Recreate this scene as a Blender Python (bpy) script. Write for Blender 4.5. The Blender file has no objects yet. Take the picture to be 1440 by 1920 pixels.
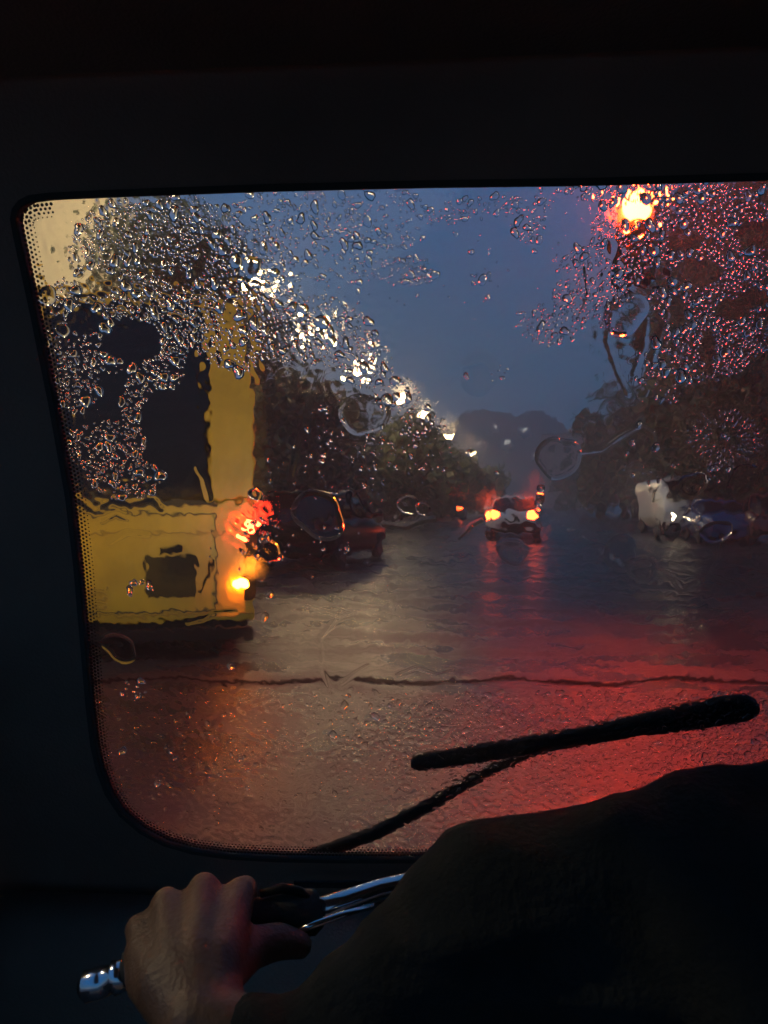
import bpy, bmesh, math, random
import numpy as np
from mathutils import Vector, Matrix
random.seed(7)
np.random.seed(7)
S = bpy.context.scene
COL = S.collection
R = math.radians

# ------------------------------------------------------------------ camera
YAW, PITCH, FPX = R(11.2), R(-0.81), 1413.0
CAM = Vector((0, 0, 1.25))
cd = bpy.data.cameras.new('camera')
cam = bpy.data.objects.new('camera', cd)
COL.objects.link(cam)
cam.location = CAM
cam.rotation_euler = (R(90) + PITCH, 0, YAW)
cd.sensor_fit = 'VERTICAL'
cd.sensor_height = 36
cd.lens = 36 * FPX / 1920
cd.clip_start = 0.02
cd.clip_end = 3000
cd.dof.use_dof = True
cd.dof.focus_distance = 0.78
cd.dof.aperture_fstop = 10.5
S.camera = cam

# ------------------------------------------------------------------ world, sun, exposure
S.view_settings.view_transform = 'Standard'
S.view_settings.look = 'None'
S.view_settings.exposure = 0
S.view_settings.gamma = 1
W = bpy.data.worlds.new('World')
S.world = W
W.use_nodes = True
nt = W.node_tree
nt.nodes.clear()
wo = nt.nodes.new('ShaderNodeOutputWorld')
bg1 = nt.nodes.new('ShaderNodeBackground')
bg2 = nt.nodes.new('ShaderNodeBackground')
add = nt.nodes.new('ShaderNodeAddShader')
sky = nt.nodes.new('ShaderNodeTexSky')
sky.sky_type = 'NISHITA'
sky.sun_disc = False
sky.sun_elevation = R(1.0)
sky.sun_rotation = R(200)
sky.altitude = 50
bg1.inputs['Strength'].default_value = 0.003
nt.links.new(sky.outputs[0], bg1.inputs['Color'])
# dusk cloud deck: blue overhead, greyer towards the horizon, soft cloud mottling
tc = nt.nodes.new('ShaderNodeTexCoord')
sp = nt.nodes.new('ShaderNodeSeparateXYZ')
nt.links.new(tc.outputs['Generated'], sp.inputs[0])
cr = nt.nodes.new('ShaderNodeValToRGB')
cr.color_ramp.elements[0].position = 0.0
cr.color_ramp.elements[0].color = (0.085, 0.145, 0.185, 1)
cr.color_ramp.elements[1].position = 0.42
cr.color_ramp.elements[1].color = (0.010, 0.118, 0.32, 1)
e = cr.color_ramp.elements.new(0.16)
e.color = (0.024, 0.124, 0.245, 1)
nt.links.new(sp.outputs['Z'], cr.inputs['Fac'])
ns = nt.nodes.new('ShaderNodeTexNoise')
ns.inputs['Scale'].default_value = 3.0
ns.inputs['Detail'].default_value = 5
nt.links.new(tc.outputs['Generated'], ns.inputs['Vector'])
mr = nt.nodes.new('ShaderNodeMapRange')
mr.inputs[3].default_value = 0.82
mr.inputs[4].default_value = 1.18
nt.links.new(ns.outputs[0], mr.inputs[0])
mx = nt.nodes.new('ShaderNodeVectorMath')
mx.operation = 'SCALE'
nt.links.new(cr.outputs[0], mx.inputs[0])
nt.links.new(mr.outputs[0], mx.inputs['Scale'])
nt.links.new(mx.outputs[0], bg2.inputs['Color'])
bg2.inputs['Strength'].default_value = 0.95
nt.links.new(bg1.outputs[0], add.inputs[0])
nt.links.new(bg2.outputs[0], add.inputs[1])
nt.links.new(add.outputs[0], wo.inputs['Surface'])

sd = bpy.data.lights.new('sun', 'SUN')
sd.energy = 0.01
sd.angle = R(30)
sd.color = (0.7, 0.82, 1.0)
so = bpy.data.objects.new('sun', sd)
so.rotation_euler = (R(60), 0, R(200))
COL.objects.link(so)

S.cycles.max_bounces = 18
S.cycles.transmission_bounces = 16
S.cycles.transparent_max_bounces = 16
S.cycles.glossy_bounces = 4
S.cycles.diffuse_bounces = 2
S.cycles.volume_bounces = 1
S.cycles.sample_clamp_indirect = 40
S.cycles.caustics_reflective = True
S.cycles.caustics_refractive = True
S.cycles.blur_glossy = 0.2
S.cycles.use_denoising = True

# ------------------------------------------------------------------ projection helpers
rv = Vector((math.cos(YAW), math.sin(YAW), 0))
fv = Vector((-math.sin(YAW) * math.cos(PITCH), math.cos(YAW) * math.cos(PITCH), math.sin(PITCH)))
uv_ = rv.cross(fv)


def ray(px, py):
    return fv + rv * ((px - 720) / FPX) - uv_ * ((py - 960) / FPX)


def C(px, py, d):
    return CAM + ray(px, py) * d


def atY(px, py, Y):
    q = ray(px, py)
    return CAM + q * (Y / q.y)


# ------------------------------------------------------------------ materials
def newmat(name):
    m = bpy.data.materials.new(name)
    m.use_nodes = True
    return m, m.node_tree, m.node_tree.nodes['Principled BSDF']


def mat(name, col, rough=0.6, metal=0.0, vary=0.0, vscale=6.0, bump=0.0, bscale=40.0, coat=0.0, spec=0.5, col2=None, rvary=0.0):
    m, t, b = newmat(name)
    b.inputs['Base Color'].default_value = (*col, 1)
    b.inputs['Roughness'].default_value = rough
    b.inputs['Metallic'].default_value = metal
    b.inputs['Coat Weight'].default_value = coat
    b.inputs['Coat Roughness'].default_value = 0.08
    b.inputs['Specular IOR Level'].default_value = spec
    tc = t.nodes.new('ShaderNodeTexCoord')
    if vary or col2:
        n = t.nodes.new('ShaderNodeTexNoise')
        n.inputs['Scale'].default_value = vscale
        n.inputs['Detail'].default_value = 6
        t.links.new(tc.outputs['Object'], n.inputs['Vector'])
        r = t.nodes.new('ShaderNodeValToRGB')
        r.color_ramp.elements[0].position = 0.35
        r.color_ramp.elements[1].position = 0.65
        c2 = col2 if col2 else [c * (1 - vary) for c in col]
        r.color_ramp.elements[0].color = (*c2, 1)
        r.color_ramp.elements[1].color = (*col, 1)
        t.links.new(n.outputs[0], r.inputs[0])
        t.links.new(r.outputs[0], b.inputs['Base Color'])
        if rvary:
            q = t.nodes.new('ShaderNodeMapRange')
            q.inputs[1].default_value = .35
            q.inputs[2].default_value = .65
            q.inputs[3].default_value = max(0.02, rough - rvary)
            q.inputs[4].default_value = rough + rvary
            t.links.new(n.outputs[0], q.inputs[0])
            t.links.new(q.outputs[0], b.inputs['Roughness'])
    if bump:
        n = t.nodes.new('ShaderNodeTexNoise')
        n.inputs['Scale'].default_value = bscale
        n.inputs['Detail'].default_value = 5
        t.links.new(tc.outputs['Object'], n.inputs['Vector'])
        bp = t.nodes.new('ShaderNodeBump')
        bp.inputs['Strength'].default_value = bump
        bp.inputs['Distance'].default_value = 0.02
        t.links.new(n.outputs[0], bp.inputs['Height'])
        t.links.new(bp.outputs[0], b.inputs['Normal'])
    return m


def emis(name, col, strength, base=(0.2, 0.2, 0.2)):
    m, t, b = newmat(name)
    b.inputs['Base Color'].default_value = (*base, 1)
    b.inputs['Roughness'].default_value = 0.3
    b.inputs['Emission Color'].default_value = (*col, 1)
    b.inputs['Emission Strength'].default_value = strength
    return m


M = {}
M['black_trim'] = mat('black_trim', (0.20, 0.145, 0.11), 0.75, vary=0.25, bump=0.25, bscale=300)
M['rubber'] = mat('rubber', (0.05, 0.052, 0.048), 0.9, bump=0.1, bscale=200, spec=0.1)
M['frit'] = mat('frit', (0.008, 0.007, 0.007), 0.6)
M['chrome'] = mat('chrome', (0.75, 0.77, 0.8), 0.16, metal=1.0, vary=0.1, vscale=60)
M['skin'] = mat('skin', (0.145, 0.078, 0.040), 0.5, vary=0.30, vscale=35, bump=0.16, bscale=260)
M['skin'].node_tree.nodes['Principled BSDF'].inputs['Subsurface Weight'].default_value = 0.05
M['cloth'] = mat('cloth', (0.022, 0.026, 0.026), 0.98, vary=0.3, vscale=20, bump=0.3, bscale=180, spec=0.05)
M['hair'] = mat('hair', (0.012, 0.01, 0.009), 0.5, bump=0.6, bscale=150)
M['asphalt'] = None
M['concrete'] = mat('concrete', (0.16, 0.155, 0.145), 0.35, vary=0.4, vscale=2, bump=0.4, bscale=25)
M['kerb'] = mat('kerb', (0.22, 0.21, 0.2), 0.35, vary=0.4, vscale=5, bump=0.4, bscale=30)
M['yellow'] = mat('yellow', (0.82, 0.47, 0.02), 0.34, vary=0.30, vscale=2.2, bump=0.10, bscale=20, coat=0.25)
M['yellow_edge'] = mat('yellow_edge', (0.55, 0.30, 0.015), 0.4, vary=0.3, vscale=9)
M['dark_glass'] = mat('dark_glass', (0.004, 0.004, 0.005), 0.10, spec=0.5)
M['black_paint'] = mat('black_paint', (0.004, 0.004, 0.005), 0.3, coat=0.1, spec=0.2)
M['silver_paint'] = mat('silver_paint', (0.58, 0.60, 0.62), 0.3, metal=0.15, coat=0.6, vary=0.1)
M['white_paint'] = mat('white_paint', (0.66, 0.70, 0.70), 0.35, coat=0.5, vary=0.12, vscale=4)
M['blue_paint'] = mat('blue_paint', (0.015, 0.06, 0.22), 0.22, coat=0.9)
M['maroon_paint'] = mat('maroon_paint', (0.10, 0.02, 0.025), 0.3, coat=0.6)
M['plastic'] = mat('plastic', (0.009, 0.009, 0.010), 0.7, vary=0.2, spec=0.2)
M['tyre'] = mat('tyre', (0.015, 0.015, 0.016), 0.7, bump=0.4, bscale=60)
M['rim'] = mat('rim', (0.06, 0.06, 0.065), 0.45, metal=0.5)
M['plate'] = mat('plate', (0.035, 0.024, 0.008), 0.85, vary=0.5, vscale=20)
M['pole'] = mat('pole', (0.14, 0.12, 0.10), 0.5, metal=0.3, vary=0.4, vscale=5)
M['lamp_near'] = emis('lamp_near', (1.0, 0.74, 0.40), 330)
M['lamp'] = emis('lamp', (1.0, 0.68, 0.33), 310)
M['red_on'] = emis('red_on', (1.0, 0.048, 0.008), 3000)
M['red_off'] = mat('red_off', (0.10, 0.008, 0.006), 0.2)
M['amber_off'] = mat('amber_off', (0.18, 0.07, 0.004), 0.2)
M['green_off'] = mat('green_off', (0.006, 0.07, 0.03), 0.2)
M['tail_on'] = emis('tail_on', (1.0, 0.035, 0.008), 55)
M['tail_far'] = emis('tail_far', (1.0, 0.07, 0.01), 26)
M['amber_on'] = emis('amber_on', (1.0, 0.26, 0.018), 60)
M['head_on'] = emis('head_on', (1.0, 0.80, 0.5), 22)
M['head_off'] = mat('head_off', (0.5, 0.52, 0.55), 0.1, metal=0.5)
M['town_light'] = emis('town_light', (0.9, 0.85, 0.75), 0.9)
M['cream'] = mat('cream', (0.86, 0.74, 0.46), 0.8, vary=0.12, vscale=0.8, bump=0.3, bscale=12)
M['pink_wall'] = mat('pink_wall', (0.42, 0.28, 0.24), 0.8, vary=0.2, vscale=0.8, bump=0.2, bscale=10)
M['roof'] = mat('roof', (0.10, 0.05, 0.04), 0.7, vary=0.3)
M['bark'] = mat('bark', (0.05, 0.038, 0.028), 0.85, vary=0.5, vscale=6, bump=1.0, bscale=14)
M['leaf'] = mat('leaf', (0.105, 0.125, 0.045), 0.5, col2=(0.045, 0.062, 0.026), vscale=1.2)
M['leaf_brown'] = mat('leaf_brown', (0.120, 0.115, 0.060), 0.5, col2=(0.065, 0.060, 0.036), vscale=1.0)
M['palm'] = mat('palm', (0.13, 0.14, 0.03), 0.45, col2=(0.07, 0.085, 0.02), vscale=2)
M['hill'] = mat('hill', (0.035, 0.045, 0.035), 0.9, vary=0.5, vscale=0.05)
M['tar'] = mat('tar', (0.006, 0.006, 0.006), 0.95, bump=0.5, bscale=60, spec=0.05)
M['line'] = mat('line', (0.30, 0.29, 0.26), 0.4, vary=0.7, vscale=3)


def asphalt():
    m, t, b = newmat('wet_asphalt')
    tc = t.nodes.new('ShaderNodeTexCoord')
    n1 = t.nodes.new('ShaderNodeTexNoise')
    n1.inputs['Scale'].default_value = 0.9
    n1.inputs['Detail'].default_value = 4
    mp = t.nodes.new('ShaderNodeMapping')
    mp.inputs['Scale'].default_value = (1.0, 2.2, 1)
    t.links.new(tc.outputs['Object'], mp.inputs[0])
    t.links.new(mp.outputs[0], n1.inputs['Vector'])
    n2 = t.nodes.new('ShaderNodeTexNoise')
    n2.inputs['Scale'].default_value = 70
    n2.inputs['Detail'].default_value = 3
    t.links.new(tc.outputs['Object'], n2.inputs['Vector'])
    n3 = t.nodes.new('ShaderNodeTexNoise')
    n3.inputs['Scale'].default_value = 7
    n3.inputs['Detail'].default_value = 3
    mp3 = t.nodes.new('ShaderNodeMapping')
    mp3.inputs['Scale'].default_value = (.35, 1.0, 1)
    mp3.inputs['Rotation'].default_value = (0, 0, -.12)
    t.links.new(tc.outputs['Object'], mp3.inputs[0])
    t.links.new(mp3.outputs[0], n3.inputs['Vector'])
    cr = t.nodes.new('ShaderNodeValToRGB')
    cr.color_ramp.elements[0].position = .3
    cr.color_ramp.elements[1].position = .7
    cr.color_ramp.elements[0].color = (0.018, 0.018, 0.019, 1)
    cr.color_ramp.elements[1].color = (0.036, 0.035, 0.036, 1)
    t.links.new(n1.outputs[0], cr.inputs[0])
    t.links.new(cr.outputs[0], b.inputs['Base Color'])
    q = t.nodes.new('ShaderNodeMapRange')
    q.inputs[1].default_value = .36
    q.inputs[2].default_value = .62
    q.inputs[3].default_value = 0.15
    q.inputs[4].default_value = 0.47
    t.links.new(n1.outputs[0], q.inputs[0])
    t.links.new(q.outputs[0], b.inputs['Roughness'])
    b.inputs['Specular IOR Level'].default_value = 0.25
    bp = t.nodes.new('ShaderNodeBump')
    bp.inputs['Strength'].default_value = 0.6
    bp.inputs['Distance'].default_value = 0.010
    t.links.new(n2.outputs[0], bp.inputs['Height'])
    bp2 = t.nodes.new('ShaderNodeBump')
    bp2.inputs['Strength'].default_value = 0.9
    bp2.inputs['Distance'].default_value = 0.035
    t.links.new(n3.outputs[0], bp2.inputs['Height'])
    t.links.new(bp.outputs[0], bp2.inputs['Normal'])
    t.links.new(bp2.outputs[0], b.inputs['Normal'])
    return m


M['asphalt'] = asphalt()


def water_mat():
    m = bpy.data.materials.new('water')
    m.use_nodes = True
    t = m.node_tree
    t.nodes.clear()
    o = t.nodes.new('ShaderNodeOutputMaterial')
    g = t.nodes.new('ShaderNodeBsdfGlass')
    g.inputs['IOR'].default_value = 1.33
    g.inputs['Roughness'].default_value = 0.0
    g.inputs['Color'].default_value = (0.99, 0.99, 0.99, 1)
    t.links.new(g.outputs[0], o.inputs['Surface'])
    return m


M['water'] = water_mat()


def pane_mat():
    m = bpy.data.materials.new('pane_glass')
    m.use_nodes = True
    t = m.node_tree
    t.nodes.clear()
    o = t.nodes.new('ShaderNodeOutputMaterial')
    tr = t.nodes.new('ShaderNodeBsdfTransparent')
    tr.inputs['Color'].default_value = (0.96, 0.98, 0.97, 1)
    gl = t.nodes.new('ShaderNodeBsdfGlossy')
    gl.inputs['Roughness'].default_value = 0.02
    lw = t.nodes.new('ShaderNodeLayerWeight')
    lw.inputs['Blend'].default_value = 0.5
    pw = t.nodes.new('ShaderNodeMath')
    pw.operation = 'POWER'
    pw.inputs[1].default_value = 5
    t.links.new(lw.outputs['Facing'], pw.inputs[0])
    fr = t.nodes.new('ShaderNodeMath')
    fr.operation = 'MULTIPLY_ADD'
    fr.inputs[1].default_value = 0.92
    fr.inputs[2].default_value = 0.03
    t.links.new(pw.outputs[0], fr.inputs[0])
    mist = t.nodes.new('ShaderNodeBsdfRefraction')
    mist.inputs['IOR'].default_value = 1.06
    mist.inputs['Roughness'].default_value = 0.4
    m0 = t.nodes.new('ShaderNodeMixShader')
    m0.inputs[0].default_value = 0.10
    t.links.new(tr.outputs[0], m0.inputs[1])
    t.links.new(mist.outputs[0], m0.inputs[2])
    mx = t.nodes.new('ShaderNodeMixShader')
    t.links.new(fr.outputs[0], mx.inputs[0])
    t.links.new(m0.outputs[0], mx.inputs[1])
    t.links.new(gl.outputs[0], mx.inputs[2])
    t.links.new(mx.outputs[0], o.inputs['Surface'])
    return m


M['pane'] = pane_mat()


# ------------------------------------------------------------------ object helpers
def link(name, me, m=None, parent=None, loc=None, smooth=False):
    o = bpy.data.objects.new(name, me)
    COL.objects.link(o)
    if m is not None and len(me.materials) == 0:
        me.materials.append(m)
    if parent is not None:
        o.parent = parent
    if loc is not None:
        o.location = loc
    if smooth:
        me.polygons.foreach_set('use_smooth', [True] * len(me.polygons))
    return o


def fin(name, bm, m, parent=None, smooth=False):
    me = bpy.data.meshes.new(name)
    bmesh.ops.recalc_face_normals(bm, faces=bm.faces[:])
    bm.to_mesh(me)
    bm.free()
    return link(name, me, m, parent, smooth=smooth)


def thing(name, label, cat, loc=(0, 0, 0), rz=0.0, group=None):
    o = bpy.data.objects.new(name, None)
    COL.objects.link(o)
    o.location = loc
    o.rotation_euler = (0, 0, rz)
    o.empty_display_size = 0.2
    tag(o, label, cat, group)
    return o


def tag(o, label=None, cat=None, group=None, kind=None):
    if label:
        o['label'] = label
    if cat:
        o['category'] = cat
    if group:
        o['group'] = group
    if kind:
        o['kind'] = kind
    return o


def box(bm, x0, x1, y0, y1, z0, z1, bev=0.0):
    vs = [bm.verts.new((x, y, z)) for z in (z0, z1) for y in (y0, y1) for x in (x0, x1)]
    fs = []
    for a in ((0, 1, 3, 2), (4, 6, 7, 5), (0, 4, 5, 1), (2, 3, 7, 6), (0, 2, 6, 4), (1, 5, 7, 3)):
        fs.append(bm.faces.new([vs[i] for i in a]))
    if bev > 0:
        es = list({e for f in fs for e in f.edges})
        bmesh.ops.bevel(bm, geom=es, offset=bev, segments=2, profile=0.6, affect='EDGES')


def tube(bm, pts, rads, seg=10, caps=True):
    pts = [Vector(p) for p in pts]
    if not hasattr(rads, '__len__'):
        rads = [rads] * len(pts)
    rings = []
    up = Vector((0, 0, 1))
    prev = None
    for i, p in enumerate(pts):
        a = pts[max(i - 1, 0)]
        b = pts[min(i + 1, len(pts) - 1)]
        d = (b - a).normalized()
        if prev is None:
            x = d.cross(up)
            if x.length < 1e-3:
                x = d.cross(Vector((1, 0, 0)))
            x.normalize()
        else:
            x = prev - d * prev.dot(d)
            x.normalize()
        prev = x
        y = d.cross(x)
        rings.append([bm.verts.new(p + (x * math.cos(2 * math.pi * k / seg) + y * math.sin(2 * math.pi * k / seg)) * rads[i]) for k in range(seg)])
    for i in range(len(rings) - 1):
        for k in range(seg):
            bm.faces.new((rings[i][k], rings[i][(k + 1) % seg], rings[i + 1][(k + 1) % seg], rings[i + 1][k]))
    if caps:
        bm.faces.new(rings[0][::-1])
        bm.faces.new(rings[-1])


def ball(bm, c, r, sx=1, sy=1, sz=1, seg=16, rings=10, mtx=None):
    m = Matrix.Translation(Vector(c)) @ Matrix.Diagonal((r * sx, r * sy, r * sz, 1))
    if mtx is not None:
        m = Matrix.Translation(Vector(c)) @ mtx @ Matrix.Diagonal((r * sx, r * sy, r * sz, 1))
    bmesh.ops.create_uvsphere(bm, u_segments=seg, v_segments=rings, radius=1, matrix=m)


def cyl(bm, c, axis, r, h, seg=20, bev=0):
    z = Vector(axis).normalized()
    tube(bm, [Vector(c) - z * h / 2, Vector(c) + z * h / 2], r, seg)


def copy_tree(o, parent=None):
    c = o.copy()
    COL.objects.link(c)
    c.parent = parent
    for ch in list(o.children):
        copy_tree(ch, c)
    return c


# ================================================================== THE SETTING
def sheet(name, x0, x1, y0, y1, z, m, nx=1, ny=1):
    bm = bmesh.new()
    g = [[bm.verts.new((x0 + (x1 - x0) * i / nx, y0 + (y1 - y0) * j / ny, z)) for i in range(nx + 1)] for j in range(ny + 1)]
    for j in range(ny):
        for i in range(nx):
            bm.faces.new((g[j][i], g[j][i + 1], g[j + 1][i + 1], g[j + 1][i]))
    o = fin(name, bm, m)
    return tag(o, kind='structure')


sheet('ground', -420, 420, -60, 560, -0.02, M['hill'])
sheet('road', -7.2, 8.2, -40, 540, 0.0, M['asphalt'])


def pavement(name, x0, x1):
    bm = bmesh.new()
    box(bm, x0, x1, -40, 420, -0.01, 0.13, 0.02)
    return tag(fin(name, bm, M['concrete']), kind='structure')


pavement('pavement', -12.0, -7.35)
pavement('pavement', 8.35, 12.5)
for nm, x in (('kerb', -7.35), ('kerb', 8.2)):
    k = bpy.data.objects.new('kerb', None)
    COL.objects.link(k)
    tag(k, kind='structure')
    bm = bmesh.new()
    box(bm, 0, 0.148, 0, 0.985, -0.008, 0.142, 0.015)
    first = fin('kerb_stone', bm, M['kerb'], k)
    first.location = (x, 4, 0)
    for i in range(1, 60):
        c = first.copy()
        COL.objects.link(c)
        c.parent = k
        c.location = (x, 4 + i, random.uniform(-.004, .004))
    bm = bmesh.new()
    box(bm, x, x + .148, 64.05, 420, -0.008, 0.142)
    fin('far_kerb', bm, M['kerb'], k)

# tar seam across the road just ahead (dark line)
bm = bmesh.new()
prev = None
for i in range(0, 61):
    px = -250 + i * 36
    q = ray(px, 1276 + 3.0 * math.sin(i * .7) + random.uniform(-1.5, 1.5))
    p = CAM + q * (-(CAM.z - 0.004) / q.z)
    dn = Vector((q.x, q.y, 0)).normalized()
    w = random.uniform(.035, .07) if i % 5 else .025
    a, b = bm.verts.new(p - dn * w), bm.verts.new(p + dn * w)
    if prev:
        bm.faces.new((prev[0], a, b, prev[1]))
    prev = (a, b)
tag(fin('tar_seam', bm, M['tar']), kind='structure')

# faint lane dashes
for i in range(5):
    bm = bmesh.new()
    box(bm, 1.62, 1.76, 16 + i * 9, 19 + i * 9, 0.001, 0.006)
    tag(fin('lane_dash', bm, M['line']), kind='structure')

# far wooded hill with a few town lights
bm = bmesh.new()
N = 90
top = []
for i in range(N + 1):
    t = i / N
    x = -230 + 460 * t
    cx = x + 14
    h = 25 * math.exp(-((cx + 4) / 34) ** 2) + 6 * math.exp(-((cx - 16) / 15) ** 2) + 9 + 5 * math.exp(-((x - 150) / 70) ** 2) + 2.0 * math.sin(x * .21) + random.uniform(-.9, .9)
    top.append((x, h))
rows = []
for k, (f, y) in enumerate(((0, 255), (.55, 258), (.85, 262), (.97, 270), (1.0, 285), (.7, 330), (0, 380))):
    rows.append([bm.verts.new((x, y + 6 * math.sin(x * .05 + k), max(-1, h * f + (random.uniform(-.8, .8) if 0 < k < 6 else 0)) - (1 if f == 0 else 0))) for x, h in top])
for a, b in zip(rows[:-1], rows[1:]):
    for i in range(N):
        bm.faces.new((a[i], a[i + 1], b[i + 1], b[i]))
tag(fin('hill', bm, M['hill'], smooth=True), kind='structure')

# ================================================================== TREES
def leaf_mesh(name, lobes, n, size, m, seed, flat=0.5):
    rnd = np.random.RandomState(seed)
    vs, fs = [], []
    vol = np.array([l[3] * l[4] * l[5] for l in lobes])
    pick = rnd.choice(len(lobes), n, p=vol / vol.sum())
    k = 0
    for li in pick:
        cx, cy, cz, rx, ry, rz = lobes[li]
        d = rnd.normal(size=3)
        d /= np.linalg.norm(d)
        rr = rnd.uniform(.45, 1.0) ** .6
        if rnd.rand() < .12:
            rr *= rnd.uniform(1.0, 1.22)
        c = np.array([cx + d[0] * rx * rr, cy + d[1] * ry * rr, cz + d[2] * rz * rr])
        for _ in range(3):
            cc = c + rnd.normal(size=3) * size * .8
            a = rnd.normal(size=3)
            a /= np.linalg.norm(a)
            b = np.cross(a, rnd.normal(size=3))
            b /= np.linalg.norm(b)
            s = size * rnd.uniform(.5, 1.1)
            vs += [cc - a * s, cc + b * s * flat, cc + a * s, cc - b * s * flat]
            fs.append((k, k + 1, k + 2, k + 3))
            k += 4
    me = bpy.data.meshes.new(name)
    me.from_pydata([tuple(v) for v in vs], [], fs)
    me.materials.append(m)
    return me


def tree(px, Y, top_py, rad, label, m, seed, clear=0.30, leafsize=0.16, n=2200, base_z=0.0, group=None, lobes_n=9, name='leafy_tree'):
    p = atY(px, 940, Y)
    depth = (p - CAM).dot(fv)
    H = 1.25 + (940 - top_py) / FPX * depth
    rnd = random.Random(seed)
    t = thing(name, label, 'tree', (p.x, Y, base_z), 0, group)
    c0 = H * clear
    lobes = []
    for i in range(lobes_n):
        z = c0 + (H - c0) * rnd.uniform(.12, .9)
        f = 1 - abs((z - c0) / (H - c0) - .45) * 0.9
        a = rnd.uniform(0, 6.28)
        rr = rad * f * rnd.uniform(.2, .62)
        s = rad * rnd.uniform(.34, .52)
        lobes.append((rr * math.cos(a), rr * math.sin(a), min(z, H - s * .8), s, s, s * .8))
    lobes.append((0, 0, (c0 + H) / 2, rad * .5, rad * .5, (H - c0) * .42))
    me = leaf_mesh('crown', lobes, n, leafsize, m, seed)
    link('crown', me, m, t)
    bm = bmesh.new()
    r0 = max(.09, H * .028)
    tube(bm, [(0, 0, -.1), (.05, .02, H * .2), (-.04, .05, H * .45), (.02, 0, H * .8)], [r0 * 1.25, r0, r0 * .7, r0 * .15], 9)
    for l in lobes[:7]:
        z0 = max(c0 * .75, min(l[2] - 1.0, H * .5))
        tube(bm, [(0, 0, z0), (l[0] * .5, l[1] * .5, (z0 + l[2]) / 2), (l[0], l[1], l[2])], [r0 * .45, r0 * .3, r0 * .08], 6)
    fin('trunk', bm, M['bark'], t, smooth=True)
    return t


tree(300, 13.5, 368, 2.3, 'tall leafy tree over the yellow bus, against the cream wall', M['leaf'], 3, n=4200, leafsize=.13, clear=.4)
tree(440, 19, 540, 2.2, 'olive tree rising above the right corner of the yellow bus', M['leaf_brown'], 4, n=2600, leafsize=.14, clear=.12)
tree(545, 24, 660, 2.9, 'brown-green tree directly behind the black car', M['leaf_brown'], 5, n=2800, clear=.05)
tree(640, 29, 730, 3.0, 'round dark tree between the black car and the next lit lamp', M['leaf_brown'], 6, n=2500, clear=.05)
tree(735, 36, 772, 3.1, 'spreading roadside tree left of the far hill, tallest of its row', M['leaf'], 7, n=2500, clear=.05, leafsize=.2)
tree(808, 46, 792, 3.2, 'green tree touched by lamp light where the left row dips', M['leaf'], 8, n=2200, clear=.05, leafsize=.22)
tree(862, 60, 832, 3.4, 'smaller green tree near the far end of the left row', M['leaf'], 9, n=1900, clear=.05, leafsize=.25)
tree(908, 88, 878, 3.6, 'lowest, farthest tree of the left row', M['leaf'], 10, n=1500, clear=.05, leafsize=.3)
tree(1345, 30, 330, 3.7, 'huge dark tree behind the red signal, its crown cut by the roof edge', M['leaf_brown'], 11, n=5200, clear=.22, leafsize=.22, lobes_n=16)
tree(1490, 22, 250, 3.8, 'dark overhanging tree at the far right edge of the windscreen', M['leaf_brown'], 12, n=4200, clear=.25, leafsize=.18, lobes_n=14)
tree(1262, 44, 620, 3.2, 'mid-height brown tree standing behind the white van', M['leaf_brown'], 13, n=2600, clear=.1, leafsize=.22)
tree(1128, 70, 770, 3.6, 'bushy dark tree under the shorter palm', M['leaf_brown'], 14, n=2600, clear=.02, leafsize=.28)
tree(1195, 58, 755, 3.4, 'bushy dark tree between the palms and the white van', M['leaf_brown'], 15, n=2600, clear=.02, leafsize=.25)
tree(1400, 27, 700, 3.0, 'dark shrub-like tree low on the right pavement', M['leaf_brown'], 16, n=2400, clear=.05, leafsize=.18)
tree(1075, 110, 850, 4.0, 'distant bush at the end of the right-hand verge', M['leaf_brown'], 17, n=1300, clear=.02, leafsize=.4)


def hedge(name, label, x, y0, y1, h, m, seed, n):
    lobes = []
    rnd = random.Random(seed)
    y = y0
    while y < y1:
        lobes.append((x + rnd.uniform(-.5, .5), y, h * .45, 1.1, 1.3, h * rnd.uniform(.45, .6)))
        y += 1.5
    me = leaf_mesh(name, lobes, n, .16, m, seed)
    o = link(name, me, m)
    tag(o, label, 'hedge')
    return o


hedge('hedge', 'dark hedge along the left pavement behind the black car', -11.2, 18, 90, 2.2, M['leaf_brown'], 31, 9000)
hedge('hedge', 'dark hedge along the right pavement behind the white van', 11.6, 20, 90, 2.4, M['leaf_brown'], 32, 9000)


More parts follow.
